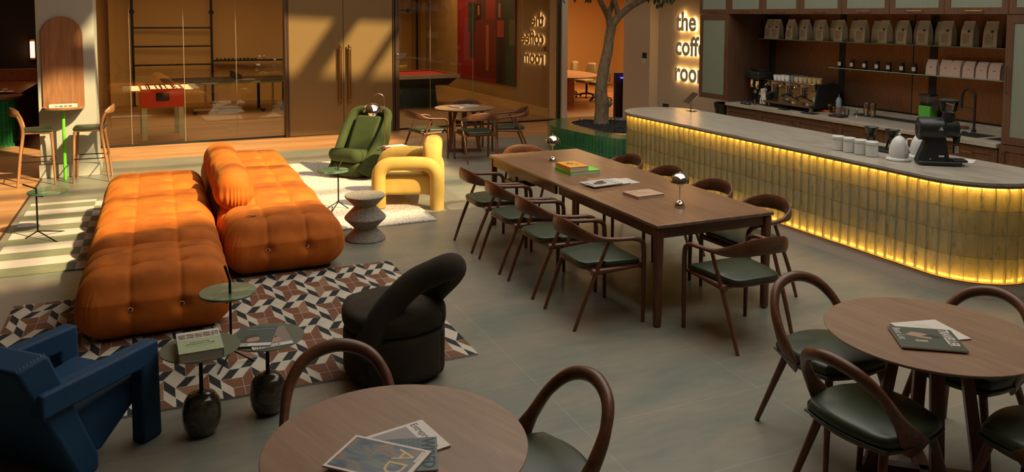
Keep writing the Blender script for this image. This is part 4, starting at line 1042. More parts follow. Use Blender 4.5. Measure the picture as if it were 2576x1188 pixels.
for k in range(1500):
    a = rnd.random()*2*PI; r = math.sqrt(rnd.random())*.96; i = int(a/(2*PI)*72) % 72; x = cc_[0]+(B_[i][0]-cc_[0])*r; y = cc_[1]+(B_[i][1]-cc_[1])*r
    s = .018+.022*rnd.random(); T = Matrix.Translation((x-7.05, y-11.55, H_-.022+.012*rnd.random())) @ Euler((rnd.random()*3, rnd.random()*3, rnd.random()*3)).to_matrix().to_4x4() @ Matrix.Diagonal((s*1.3, s, s*.7, 1))
    g.add([(1, 0, 0), (-1, 0, 0), (0, 1, 0), (0, -1, 0), (0, 0, 1), (0, 0, -1)], [(0, 2, 4), (2, 1, 4), (1, 3, 4), (3, 0, 4), (2, 0, 5), (1, 2, 5), (3, 1, 5), (0, 3, 5)], 0, T)
o = g.build('gravel', 'gravel', None, smooth=False); tag(o, 'dark lava gravel around the foot of the tree', 'gravel', kind='stuff', loc=(7.05, 11.55, 0))
t = thing('tree', 'slender indoor tree with a forked trunk growing from the green planter', 'tree', (7.0, 12.05, .40))
def TR(pts, rad, nm='trunk'):
    P = bez([(x-7.0, yy, z-.40) for x, yy, z in pts], 5); return MB().tube(P, lerpl(rad, 5), 14).build(nm, 'bark', t)
TR([(7.003, 0, .36), (7.005, 0, .50), (7.02, 0, .70), (7.02, .0, .80), (6.995, .0, .93), (7.0, 0, 1.11), (7.05, 0, 1.41), (7.118, 0, 1.71), (7.146, 0, 1.92), (7.185, .0, 2.10)], [.165, .125, .118, .128, .11, .102, .095, .09, .083, .085])
MB().tube([(.06, -.02, .36), (.14, -.03, .385), (.185, -.035, .40)], [.085, .06, .038], 12).build('knot', 'bark', t)
TR([(7.17, 0, 2.02), (7.15, 0, 2.16), (7.125, 0, 2.27), (7.02, -.05, 2.40), (6.918, -.1, 2.52), (6.75, -.15, 2.72), (6.6, -.2, 3.0)], [.06, .062, .058, .045, .04, .035, .02], 'branch')
TR([(7.14, 0, 2.22), (7.12, .1, 2.38), (7.034, .15, 2.57), (6.95, .2, 2.8), (6.9, .3, 3.1)], [.04, .05, .045, .04, .02], 'branch')
TR([(7.15, 0, 2.20), (7.2, .1, 2.34), (7.265, .12, 2.5), (7.316, .1, 2.75), (7.35, .1, 3.1)], [.04, .045, .04, .035, .02], 'branch')
TR([(7.16, 0, 2.05), (7.22, 0, 2.17), (7.323, -.02, 2.29), (7.473, -.05, 2.42), (7.674, -.1, 2.545), (8.0, -.15, 2.70), (8.25, -.2, 2.95)], [.07, .072, .062, .055, .05, .04, .02], 'branch')
TR([(7.31, 0, 2.27), (7.285, .0, 2.43), (7.238, .05, 2.64), (7.2, .1, 3.0)], [.04, .045, .04, .02], 'branch')
lf = MB(); rnd = random.Random(5)
def leaf(p, s):
    T = Matrix.Translation(p) @ Euler((rnd.uniform(-2.2, -.9), rnd.uniform(-.6, .6), rnd.random()*6.28)).to_matrix().to_4x4()
    lf.add([Vector(q)*s for q in [(0, 0, 0), (.26, .35, .05), (.2, .75, .02), (0, 1.1, -.05), (-.2, .75, .02), (-.26, .35, .05), (0, .5, -.04)]], [(0, 1, 6), (1, 2, 6), (2, 3, 6), (3, 4, 6), (4, 5, 6), (5, 0, 6)], 0, T)
clusters = [(7.0, 12.0, 3.2, 1.0, 1500), (6.5, 11.9, 3.0, .6, 350), (7.8, 11.9, 3.0, .7, 450)]
for cx_, cy_, cz_, R_, N_ in clusters:
    for k in range(N_):
        v = Vector((rnd.gauss(0, .5), rnd.gauss(0, .5), abs(rnd.gauss(0, .45))))*R_; p = Vector((cx_, cy_, cz_-.35))+v
        (p.x < 8.2) and leaf(p-Vector((7.0, 12.05, .40)), .07+.03*rnd.random())
for x, z in ((6.15, 2.56), (6.30, 2.60), (6.40, 2.56), (6.45, 2.60), (6.62, 2.58), (6.68, 2.57), (7.98, 2.57), (8.03, 2.52), (8.06, 2.50), (8.09, 2.48), (8.20, 2.58), (8.30, 2.55), (8.34, 2.58), (7.80, 2.59), (8.12, 2.55), (8.0, 2.6), (8.25, 2.6), (7.9, 2.62)):
    for k in range(3): leaf(Vector((x-7.0+rnd.uniform(-.04, .04), -.15+rnd.uniform(-.05, .05), z-.40+rnd.uniform(0, .05))), .085)
MB_tw = MB()
for x, z in ((6.35, 2.6), (8.05, 2.62), (8.3, 2.6)): MB_tw.tube([(x-7.0, -.15, z-.4), ((x-7.0)*.7, -.1, z-.1)], .006, 5)
MB_tw.build('twigs', 'bark', t)
lf.build('foliage', 'leaf', t, smooth=False)['kind'] = 'stuff'

# ------------------------------------------------------------ kitchen wall
XF = 8.27
def shaker_door(mb, fr, x, y0, y1, z0, z1, fw=.055, th=.02):
    """frame members of a door standing at x, facing -X"""
    fr.box(x-th, x, y0, y1, z0, z0+fw); fr.box(x-th, x, y0, y1, z1-fw, z1); fr.box(x-th, x, y0, y0+fw, z0+fw, z1-fw); fr.box(x-th, x, y1-fw, y1, z0+fw, z1-fw)
def cabinet(name, label, y0, y1, z0, z1, x0, x1, doors, group, panel='cab_walnut', fw=.06, handle=None, pull=.0, split=1):
    t = thing(name, label, 'cabinet', ((x0+x1)/2, (y0+y1)/2, z0), 0, group); ox, oy = (x0+x1)/2, (y0+y1)/2
    MB().box(x0-ox+.022, x1-ox, y0-oy+.001, y1-oy-.001, 0, z1-z0).build('body', 'cab_walnut', t)
    for (a, b_, c, d, pm_, hd) in doors:
        fr = MB(); shaker_door(None, fr, x0-ox+.02, a-oy+.002, b_-oy-.002, c-z0+.002, d-z0-.002, fw); f_ = fr.build('door', 'cab_walnut', t, smooth=False, bevel=.0015)
        MB().box(x0-ox+.008, x0-ox+.018, a-oy+fw, b_-oy-fw, c-z0+fw, d-z0-fw).build('door_panel', pm_, f_)
        if hd:
            hx, ya, za, yb, zb = hd; h = MB().tube([(x0-ox-.028, ya-oy, za-z0), (x0-ox-.028, yb-oy, zb-z0)], .0055, 8)
            h.tube([(x0-ox-.028, ya-oy, za-z0), (x0-ox+.002, ya-oy, za-z0)], .004, 6).tube([(x0-ox-.028, yb-oy, zb-z0), (x0-ox+.002, yb-oy, zb-z0)], .004, 6); h.build('handle', 'brass', f_)
    return t
ups = [11.05, 10.301, 9.528, 8.759, 7.999, 7.24, 6.481, 5.714, 4.95, 4.19]
names = ['farthest', 'second', 'third', 'fourth', 'fifth', 'sixth', 'seventh', 'eighth', 'ninth']
for i in range(9):
    y1, y0 = ups[i], ups[i+1]; ym = (y0+y1)/2
    cabinet('wall_cabinet', 'upper cabinet with frosted glass along the kitchen wall, %s from the sign' % names[i], y0, y1, 2.335, 3.05, 8.28, 9.1, [(y0, y1, 2.335, 3.02, 'frosted', (0, ym-.1, 2.375, ym+.1, 2.375))], 'row of upper cabinets above the coffee kitchen', fw=.075)
cabinet('tall_cabinet', 'tall frosted glass cabinet next to the glowing sign', 10.301, 11.03, .955, 2.33, 8.28, 9.1, [(10.301, 11.03, .955, 2.33, 'frosted', (0, 10.345, 1.62, 10.345, 1.80))], None, fw=.085)
cabinet('tall_cabinet', 'tall frosted glass cabinet at the right edge beside the sink', 5.0, 5.73, .945, 2.33, 8.28, 9.1, [(5.0, 5.73, .945, 2.33, 'frosted', (0, 5.685, 1.50, 5.685, 1.78))], None, fw=.085)
cabinet('base_cabinet', 'walnut base cabinet under the right tall cabinet', 5.0, 5.75, .08, .94, 8.28, 9.1, [(5.0, 5.75, .08, .94, 'cab_walnut', (0, 5.70, .70, 5.70, .85))], 'base cabinets along the kitchen wall', fw=.07)
bs_ = [10.30, 9.561, 8.772, 8.002, 7.26, 6.50, 5.76]
for i in range(6):
    y1, y0 = bs_[i], bs_[i+1]; hd = (0, y0+.04, .62, y0+.04, .80) if i < 3 else (0, (y0+y1)/2-.09, .80, (y0+y1)/2+.09, .80)
    cabinet('base_cabinet', 'walnut base cabinet under the worktop, %s from the espresso machine end' % names[i], y0, y1, .08, .885, 8.28, 9.1, [(y0, y1, .08, .88, 'cab_walnut', hd)], 'base cabinets along the kitchen wall', fw=.075)
o = MB().box(-.44, .44, -2.27, 2.27, .89, .94).build('worktop', 'travertine', bevel=.003); tag(o, 'cream stone worktop along the back kitchen wall', 'worktop', loc=(8.69, 8.03, 0))
o = MB().box(-.01, .01, -2.27, 2.27, 0, .07).build('upstand', 'travertine'); tag(o, 'low cream stone upstand behind the worktop', 'upstand', loc=(9.12, 8.03, .94))
bsp = thing('backsplash', 'ribbed copper coloured wall panels behind the glass shelves', 'wall panel', (9.14, 8.03, .94))
MB().box(-.008, .0, -2.28, 2.28, .075, 1.40).build('panel', 'backsplash', bsp)
for y in (10.22, 8.78, 7.27): MB().box(-.014, -.008, y-8.03-.055, y-8.03+.055, .075, 1.40).build('shelf_channel', 'matte_black', bsp)
MB().box(-.014, -.008, 7.27-8.03+.30, 7.27-8.03+.306, .075, 1.40).build('panel_joint', 'matte_black', bsp)
MB().box(-.03, -.008, -2.27, 2.27, .075, .09).build('base_trim', 'black_metal', bsp)
o = MB().box(-.42, .42, 0, .02, 0, 1.4).build('walnut_board', 'cab_walnut'); tag(o, 'walnut board closing the left end of the shelving niche', 'panel', loc=(8.69, 10.279, .942))
o = MB().box(-.42, .42, -.36, .36, 0, .02).build('niche_shelf', 'dark_paint'); tag(o, 'dark shelf holding the waste bin below the tall cabinet', 'shelf', loc=(8.69, 10.67, .60))
for nm, y0, y1, z, lb in (('glass_shelf', 5.74, 10.28, 1.948, 'upper glass shelf holding the large white coffee bags'), ('glass_shelf', 5.74, 8.80, 1.575, 'lower glass shelf holding small jars and pink bags')):
    t = thing(nm, lb, 'shelf', (9.0, (y0+y1)/2, z)); L_ = (y1-y0)/2; MB().box(-.11, .125, -L_, L_, -.010, 0).build('glass_pane', 'shelf_glass', t)
    MB().box(-.113, -.110, -L_, L_, -.010, 0).build('front_edge', 'glass_edge', t)
# coffee bags
def make_bag(w, h, d, mat, side_mat, dot=True, nm='coffee_bag'):
    t = thing(nm, 'x', 'coffee bag')
    rg = []
    for k, (z, ww, dd) in enumerate([(0, 1.04, 1.0), (.04, 1.0, .98), (.35, .98, .92), (.62, .97, .78), (.80, .94, .42), (.93, .90, .12), (1.0, .90, .05)]):
        rg.append([(-d/2*dd, -w/2*ww, z*h), (-d/2*dd, w/2*ww, z*h), (0, w/2*ww*(.93 if 0 < k < 5 else 1), z*h), (d/2*dd, w/2*ww, z*h), (d/2*dd, -w/2*ww, z*h), (0, -w/2*ww*(.93 if 0 < k < 5 else 1), z*h)])
    MB().loft(rg).build('bag', mat, t, smooth=False)
    if dot:
        MB().lathe([(0, 0), (.015, 0), (.015, .001), (0, .001)], 16, T=Matrix.Translation((-d/2*.80-.007, -w*.14, h*.60)) @ Matrix.Rotation(-PI/2-.16, 4, 'Y')).build('round_logo', 'matte_black', t)
        MB().box(-d/2*.97-.0015, -d/2*.9, -w*.18, w*.36, h*.10, h*.48).build('printed_label', 'white_paper', t)
        m_ = MB()
        for k in range(7): m_.box(-d/2*.97-.0022, -d/2*.9, w*.05-.02*(k % 3), w*.32, h*(.44-.045*k), h*(.44-.045*k)+.003)
        m_.build('label_text', pm((.25, .22, .19)), t)
    elif dot is False: MB().box(-d/2*.92-.0015, -d/2*.85, -w*.10, w*.10, h*.5, h*.53).build('printed_word', 'matte_black', t)
    return t
plain('bag_white', (.82, .84, .78), .7, 0, .08); plain('bag_pink', (.60, .45, .38), .75, 0, .05)
BY_ = [10.11, 9.94, 9.63, 9.33, 9.0, 8.65, 8.27, 7.88, 7.58, 7.27, 6.94, 6.65, 6.36]
bag = make_bag(.165, .31, .11, 'bag_white', None); G1 = 'large white coffee bags on the upper glass shelf'
ordn = ['first', 'second', 'third', 'fourth', 'fifth', 'sixth', 'seventh', 'eighth', 'ninth', 'tenth', 'eleventh', 'twelfth', 'thirteenth', 'fourteenth']
for i, y in enumerate(BY_):
    lb = 'large white coffee bag with black logo, %s from the left on the upper shelf' % ordn[i]
    rz = rnd.uniform(-.12, .12)
    if i == 0: tag(bag, lb, None, G1, loc=(8.965, y, 1.949), rz=rz)
    else: dup(bag, (8.955, y, 1.949), rz, lb, G1)
back = None
bag2 = make_bag(.165, .30, .10, 'bag_white', None, None)
for i, y in enumerate([9.50, 9.19, 8.86, 8.48, 8.09, 7.72, 7.42, 7.10]):
    lb = 'white coffee bag half hidden behind the %s large front bag of the upper shelf' % ordn[i+2]
    if i == 0: tag(bag2, lb, None, 'second row of coffee bags on the upper shelf', loc=(9.07, y, 1.949), rz=0)
    else: dup(bag2, (9.07, y, 1.949), rnd.uniform(-.1, .1), lb, 'second row of coffee bags on the upper shelf')
sb_ = make_bag(.145, .195, .08, 'bag_pink', None, False, 'small_coffee_bag'); G2 = 'small pinkish coffee bags on the lower glass shelf'
for i, y in enumerate([7.13, 6.93, 6.79, 6.62, 6.45, 6.29]):
    lb = 'small pinkish coffee bag, %s from the left on the lower shelf' % ordn[i]
    if i == 0: tag(sb_, lb, None, G2, loc=(8.95, y, 1.576), rz=.05)
    else: dup(sb_, (8.95, y, 1.576), rnd.uniform(-.1, .1), lb, G2)
for i, y in enumerate([7.02, 6.84, 6.68, 6.50, 6.34]): dup(sb_, (9.055, y, 1.576), 0, 'small coffee bag peeking out behind the %s front bag of the lower shelf' % ordn[i], 'second row of small bags on the lower shelf')
jr = thing('candle_jar', 'x', 'jar'); MB().lathe([(0, 0), (.031, 0), (.033, .004), (.033, .088), (.030, .092), (.030, .125), (0, .127)], 24).build('jar', 'dark_plastic', jr, ang=30)
MB().lathe([(.0336, .030), (.0336, .082)], 10, a0=PI*.72, a1=PI*1.32).build('label', 'white_paper', jr)
for i, y in enumerate([8.63, 8.41, 8.19, 7.98, 7.79, 7.58, 7.39]):
    lb = 'small black jar with a white label, %s from the left on the lower shelf' % ordn[i]
    if i == 0: tag(jr, lb, None, 'black jars on the lower glass shelf', loc=(8.94, y, 1.576), rz=0)
    else: dup(jr, (8.94, y, 1.576), 0, lb, 'black jars on the lower glass shelf')
# espresso machine (front faces -X, long axis along Y)
ZC = .941
t = thing('espresso_machine', 'chrome espresso machine with black sides, cups stacked on top', 'coffee machine', (8.72, 9.20, ZC))
MB().box(-.20, .28, -.50, .50, .04, .07).build('base_frame', 'matte_black', t, bevel=.006)
for x in (-.16, .24):
    for y in (-.44, .44): MB().cyl((x, y, 0), .02, .04, 14).build('foot', 'steel', t)
MB().loft([[(-.30, -.50, .065), (-.30, .50, .065), (-.02, .50, .065), (-.02, -.50, .065)], [(-.30, -.50, .095), (-.30, .50, .095), (-.02, .50, .10), (-.02, -.50, .10)]]).build('drip_tray', 'steel', t, smooth=False)
MB().add([(-.06, -.49, .10), (-.06, .49, .10), (-.02, .49, .30), (-.02, -.49, .30), (.26, -.49, .10), (.26, .49, .10), (.26, .49, .30), (.26, -.49, .30)], [(0, 1, 2, 3), (4, 7, 6, 5), (0, 4, 5, 1), (3, 2, 6, 7), (1, 5, 6, 2), (0, 3, 7, 4)]).build('splash_panel', 'chrome', t, smooth=False, bevel=.004)
MB().box(-.17, .26, -.49, .49, .30, .385).build('body', 'steel', t, bevel=.012)
MB().box(-.20, .27, -.50, .50, .385, .40).build('cup_rail', 'chrome', t, bevel=.004)
for s in (-1, 1):
    n = 5; pf = [(-.20, .06), (-.13, .38), (.16, .42), (.28, .36), (.29, .06)]
    y0, y1 = sorted((s*.50, s*.525)); vs = [(x, y0, z) for x, z in pf]+[(x, y1, z) for x, z in pf]
    MB().add(vs, [(0, 1, 2, 3, 4), (9, 8, 7, 6, 5)]+[(i, 5+i, 5+(i+1) % 5, (i+1) % 5) for i in range(5)]).build('side_panel', 'matte_black', t, smooth=False, bevel=.006)
for y in (-.30, 0, .30):
    MB().cyl((-.20, y, .235), .042, .11, 20, .036).build('group_head', 'chrome', t)
    p_ = MB().cyl((-.20, y, .205), .044, .03, 20); p_.tube([(-.24, y, .22), (-.36, y-.05, .205)], [.014, .018], 10); p_.build('portafilter', 'matte_black', t)
    MB().tube(bez([(-.18, y+.11, .36), (-.26, y+.10, .34), (-.28, y+.10, .27), (-.255, y+.09, .18)], 4), .0055, 8).build('steam_wand', 'chrome', t)
    MB().cyl((-.19, y+.13, .34), .022, .03, 14).build('knob', 'steel', t)
MB().box(-.065, -.055, -.44, -.36, .13, .19).build('badge', 'white_paper', t)
cup = MB().lathe([(0, 0), (.026, 0), (.033, .012), (.037, .062), (.034, .062), (.030, .012), (0, .008)], 20).build('cup', 'white_ceramic')
for nm, c in (('cup_cream', (.45, .36, .24)), ('cup_teal', (.12, .17, .16)), ('cup_ochre', (.38, .27, .12))): plain(nm, c, .4)
ci = 0
cpos = [(-.10, .44, 'white_ceramic'), (-.10, .36, 'white_ceramic'), (-.10, .28, 'white_ceramic'), (.0, .40, 'white_ceramic'), (.0, .32, 'white_ceramic'), (-.10, .19, 'white_ceramic'), (-.09, .09, 'cup_teal'), (.02, .12, 'cup_teal'), (.02, .03, 'cup_teal'), (-.10, 0, 'cup_cream'), (-.10, -.09, 'cup_cream'), (.01, -.07, 'cup_cream'), (-.10, -.18, 'cup_ochre'), (.01, -.16, 'cup_ochre'), (-.10, -.27, 'cup_ochre'), (.01, -.25, 'cup_ochre'), (-.10, -.36, 'cup_ochre'), (.01, -.34, 'cup_cream'), (-.09, -.44, 'cup_ochre')]
CN = {'white_ceramic': 'white cup on top of the espresso machine, %s from the left', 'cup_teal': 'blue-grey tumbler on top of the espresso machine, %s of the three', 'cup_cream': 'cream cup on top of the espresso machine, %s from the left', 'cup_ochre': 'ochre cup on the right half of the espresso machine, %s from the left'}
cups = {}; cc_n = {}
for x, y, mt in cpos:
    if not ci: o = cup; ci = 1
    else: o = cup.copy(); C.objects.link(o)
    if mt not in cups:
        me = cup.data.copy(); me.materials.clear(); me.materials.append(M[mt]); cups[mt] = me
    o.data = cups[mt]; o.scale = (1.1, 1.1, 1.35 if mt == 'cup_teal' else 1.1); cc_n[mt] = cc_n.get(mt, 0)+1; tag(o, CN[mt] % ordn[cc_n[mt]-1], 'cup', {'white_ceramic': 'white cups on the espresso machine', 'cup_teal': 'blue-grey tumblers on the espresso machine', 'cup_cream': 'cream cups on the espresso machine', 'cup_ochre': 'ochre cups on the espresso machine'}[mt], loc=(8.72+x+.06, 9.20+y, ZC+.401))
# two black grinders
def grinder(label, x, y):
    t = thing('espresso_grinder', label, 'coffee grinder', (x, y, ZC), 0, 'black espresso grinders left of the machine')
    MB().rbox((.03, 0, .015), (.26, .19, .03), .012, 1).build('base', 'matte_black', t)
    MB().rbox((.07, 0, .20), (.15, .16, .36), .03, 1).build('body', 'matte_black', t)
    MB().rbox((.0, 0, .44), (.30, .20, .13), .03, 1).build('head', 'dark_plastic', t)
    MB().lathe([(0, .50), (.07, .50), (.085, .52), (.085, .535), (0, .54)], 24).build('hopper_lid', 'matte_black', t)
    MB().lathe([(0, .24), (.04, .24), (.045, .26), (.045, .36), (0, .37)], 20, (-.07, 0)).build('dosing_cup', 'chrome', t, ang=60)
    MB().box(-.015, -.012, -.03, .03, .14, .19).build('badge', 'white_paper', t)
    return t
grinder('black espresso grinder at the far left end of the worktop', 8.72, 10.13)
grinder('black espresso grinder next to the espresso machine', 8.60, 9.87)
def solid(name, label, cat, prof, loc, mat, n=28, group=None, **k):
    o = MB().lathe(prof, n).build(name, mat, ang=40); return tag(o, label, cat, group, None, loc)
t = thing('cup_holder', 'leaning stack of white paper cups beside the espresso machine', 'paper cups', (8.45, 9.74, ZC))
for s_, dx in ((0, 0), (1, .07)):
    for k in range(7):
        T = Matrix.Translation((.0, -.05+dx*-1.1, .03)) @ Matrix.Rotation(.28-.5*s_, 4, 'X') @ Matrix.Translation((0, 0, k*.024)); MB().lathe([(.026, 0), (.038, .09)], 16, T=T).build('paper_cup', 'white_paper', t) if k in (0, 6, 3, 5) else None
MB().tube([(0, -.16, 0), (0, -.1, .20), (0, .06, .2), (0, .1, 0)], .004, 6).build('holder', 'black_metal', t)
solid('tamper', 'small metal tamper standing near the two grinders', 'tamper', [(0, 0), (.028, 0), (.028, .015), (.010, .022), (.012, .06), (.016, .07), (.012, .085), (0, .087)], (8.42, 9.80, ZC), 'brass')
solid('tamping_dish', 'black dish at the left end of the worktop', 'dish', [(0, 0), (.06, 0), (.065, .02), (.06, .03), (0, .025)], (8.36, 9.97, ZC), 'dark_plastic')
solid('tamping_dish', 'black dish in front of the tamper', 'dish', [(0, 0), (.055, 0), (.06, .02), (.055, .03), (0, .025)], (8.33, 9.86, ZC), 'dark_plastic')
def mat_(label, x, y, sx, sy, h, mt, rz=0, nm='bar_mat', cat='mat'):
    o = MB().rbox((0, 0, h/2), (sx, sy, h), min(h*.45, .006), 1).build(nm, mt); return tag(o, label, cat, loc=(x, y, ZC), rz=rz)
mat_('black rubber pad in front of the espresso machine', 8.36, 9.10, .10, .16, .012, 'matte_black')
mat_('black pad with a metal tamper right of the espresso machine', 8.37, 8.60, .14, .22, .012, 'matte_black')
solid('tamper', 'metal tamper standing on the right black pad', 'tamper', [(0, 0), (.028, 0), (.028, .012), (.010, .018), (.012, .05), (.018, .06), (0, .07)], (8.39, 8.62, ZC+.013), 'steel')
mat_('orange tray lying under and beside the espresso machine', 8.86, 8.70, .30, .22, .025, pm((.55, .12, .02)), nm='orange_tray', cat='tray')
mat_('black scale on the worktop right of the squeeze bottle', 8.46, 8.17, .16, .20, .03, 'dark_plastic', .1, 'scale', 'scale')
mat_('long black rubber bar mat behind the shakers', 8.95, 7.75, .17, 1.10, .012, 'matte_black')
plain('bottle_body', (.22, .27, .27), .3); plain('bottle_fill', (.20, .13, .11), .3)
t = thing('squeeze_bottle', 'translucent squeeze bottle with pink liquid right of the espresso machine', 'bottle', (8.70, 8.40, ZC))
MB().lathe([(0, 0), (.036, 0), (.038, .01), (.038, .10), (0, .10)], 24).build('liquid', 'bottle_fill', t); MB().lathe([(.038, .10), (.038, .20), (.026, .215), (0, .215)], 24).build('bottle', 'bottle_body', t); MB().lathe([(0, .213), (.028, .213), (.024, .235), (.007, .24), (.003, .285), (0, .285)], 20).build('cap', 'bottle_body', t)
for i, (y, h) in enumerate(((8.62, .12), (8.53, .09))):
    t = thing('glass_jar', ['taller glass jar with metal lid left of the squeeze bottle', 'short glass jar left of the squeeze bottle'][i], 'jar', (8.75, y, ZC))
    MB().lathe([(0, 0), (.032, 0), (.034, .01), (.034, h*.8), (0, h*.8)], 20).build('glass', 'clear_glass', t); MB().lathe([(0, h*.8), (.03, h*.8), (.03, h), (0, h)], 20).build('lid', 'steel', t)
solid('tumbler', 'small clear tumbler right of the squeeze bottle', 'glass', [(0, 0), (.028, 0), (.034, .085), (.032, .085), (.027, .006), (0, .006)], (8.72, 8.27, ZC), 'clear_glass')
solid('shaker', 'left one of two steel cocktail shakers on the worktop', 'shaker', [(0, 0), (.035, 0), (.043, .17), (.040, .178), (.034, .01), (0, .01)], (8.86, 8.06, ZC+.013), 'steel', group='steel shakers')
solid('shaker', 'right one of two steel cocktail shakers on the worktop', 'shaker', [(0, 0), (.035, 0), (.043, .17), (.040, .178), (.034, .01), (0, .01)], (8.86, 7.95, ZC+.013), 'steel', group='steel shakers')
solid('jigger', 'small hourglass jigger left of the steel shakers', 'jigger', [(0, 0), (.024, 0), (.009, .045), (.009, .05), (.022, .085), (.020, .085), (0, .05)], (8.80, 8.17, ZC), 'steel')
# green brewer/grinder
plain('bright_green', (.10, .42, .05), .45)
t = thing('green_grinder', 'bright green coffee grinder with a clear hopper near the copper tap', 'coffee grinder', (8.98, 7.20, ZC))
MB().rbox((0, 0, .12), (.14, .17, .23), .008, 1).build('body', 'bright_green', t); MB().box(-.06, .06, -.07, .07, .235, .36).build('hopper', 'clear_glass', t); MB().rbox((0, 0, .37), (.15, .17, .025), .01, 1).build('lid', 'dark_plastic', t)
MB().box(-.0735, -.07, -.03, .03, .055, .062).build('printed_word', pm((.03, .1, .02)), t)
MB().box(-.06, .06, -.20, -.10, .20, .30).build('spout', 'dark_plastic', t)
# taps and sinks
t = thing('copper_tap', 'slim copper tap behind the sink', 'tap', (8.92, 6.78, ZC)); MB().tube(bez([(0, 0, 0), (0, 0, .28), (-.01, 0, .33), (-.05, .04, .36)], 4), .014, 12).build('spout', 'copper', t); MB().cyl((0, 0, 0), .03, .012, 20).build('base', 'copper', t); MB().tube([(0, 0, .28), (0, .12, .30)], .006, 8).build('lever', 'copper', t)
t = thing('black_tap', 'tall black spring tap beside the sink', 'tap', (8.86, 6.47, ZC))
MB().tube(bez([(0, 0, 0), (0, 0, .38), (0, .015, .46), (0, .08, .51), (0, .15, .47), (0, .17, .38), (0, .17, .27)], 6), .0135, 12).build('spout', 'matte_black', t); MB().cyl((0, 0, 0), .026, .03, 20).build('base', 'matte_black', t)
MB().tube([(0, 0, .28), (0, .17, .285)], .006, 8).build('holder', 'matte_black', t); MB().tube([(0, 0, .12), (0, .07, .13)], .009, 8).build('lever', 'matte_black', t)
mat_('black undermount sink in the back worktop', 8.62, 6.45, .34, .62, .004, 'matte_black', 0, 'sink', 'sink')
mat_('black worktop cut-out at the far right beside the tall cabinet', 8.62, 5.93, .28, .22, .004, 'matte_black', 0, 'drain_board', 'drainer')
o = MB().tube([(-.06, 0, .01), (-.02, .03, .03), (.04, .02, .03), (.07, -.02, .01)], .012, 8).build('cloth', pm((.25, .30, .24))); tag(o, 'pale cloth lying in the black sink', 'cloth', loc=(8.60, 6.40, ZC+.003))
solid('soap_dish', 'round brown dish behind the copper tap', 'dish', [(0, 0), (.05, 0), (.06, .03), (0, .03)], (9.02, 6.72, ZC), 'bar_wood')
t = thing('waste_bin', 'black bin with a bag in the niche under the tall cabinet', 'bin', (8.45, 10.60, .62)); MB().lathe([(0, 0), (.11, 0), (.135, .27), (.128, .27), (.105, .01), (0, .01)], 28).build('bin', 'dark_plastic', t); MB().lathe([(.137, .19), (.145, .27), (.12, .275), (.11, .2)], 24).build('bin_liner', 'matte_black', t)
# ------------------------------------------------------------ on the bar
ZB = .971
cn = thing('canister', 'x', 'canister'); MB().lathe([(0, 0), (.050, 0), (.056, .006), (.056, .108), (0, .108)], 36).build('body', 'white_ceramic', cn, ang=35); MB().lathe([(0, .110), (.0585, .110), (.060, .116), (.059, .138), (.052, .145), (0, .145)], 36).build('lid', 'white_ceramic', cn, ang=35)
for i, (x, y) in enumerate(((6.208, 5.985), (6.217, 5.85), (6.222, 5.715), (6.226, 5.583))):
    lb = 'white lidded canister, %s of four in a row on the bar' % ordn[i]
    tag(cn, lb, None, 'white canisters on the bar', loc=(x, y, ZB)) if i == 0 else dup(cn, (x, y, ZB), 0, lb, 'white canisters on the bar')
def kettle(label, x, y, rz, base=True):
    t = thing('kettle', label, 'kettle', (x, y, ZB), rz, 'white egg-shaped kettles on the bar')
    MB().lathe([(0, 0), (.105, 0), (.112, .006), (.108, .02), (.09, .028), (0, .028)], 40).build('power_base', 'white_ceramic', t)
    MB().lathe([(0, .03), (.080, .03), (.086, .05), (.086, .09), (.078, .14), (.060, .185), (.036, .215), (.012, .228), (0, .228)], 40).build('body', 'white_ceramic', t, ang=60)
    MB().lathe([(0, .226), (.012, .228), (.010, .238), (.014, .248), (0, .252)], 16).build('knob', 'white_ceramic', t)
    MB().tube(bez([(.03, -.083, .075), (.03, -.105, .085), (.03, -.112, .13), (.03, -.105, .17), (.03, -.09, .19)], 4), .006, 10).build('spout', 'white_ceramic', t)
    MB().tube(bez([(-.02, .07, .17), (-.02, .11, .16), (-.02, .12, .11), (-.02, .085, .07)], 4), .008, 10).build('handle', 'white_ceramic', t)
kettle('white egg-shaped kettle on its base in front of the large black grinder', 6.30, 5.34, -.5)
kettle('white egg-shaped kettle behind the large black grinder', 6.60, 5.36, .3)
t = thing('drip_tray', 'flat black tray carrying two glass coffee servers on the bar', 'tray', (6.60, 5.76, ZB)); MB().rbox((0, 0, .012), (.20, .50, .024), .006, 1).build('tray', 'dark_plastic', t)
def dripper(label, x, y):
    t = thing('pour_over_set', label, 'coffee dripper', (x, y, ZB+.0245), 0, 'glass servers with black drippers')
    MB().lathe([(.0, .0), (.048, 0), (.056, .012), (.055, .03), (.040, .085), (.036, .10), (.034, .10), (.038, .085), (.052, .03), (.05, .006), (0, .004)], 28).build('server', 'clear_glass', t)
    for k in range(5): MB().lathe([(.0575-.0035*k, .02+k*.015), (.059-.0035*k, .023+k*.015), (.0575-.0035*k, .026+k*.015)], 28).build('ring', 'shelf_glass', t)
    MB().lathe([(0, .10), (.045, .10), (.045, .106), (.030, .112), (.028, .13), (.034, .135), (.070, .20), (.067, .20), (.03, .14), (0, .13)], 32).build('dripper', 'dark_plastic', t)
dripper('glass coffee server with black dripper, left one on the tray', 6.56, 5.90)
dripper('glass coffee server with black dripper, right one on the tray', 6.60, 5.68)
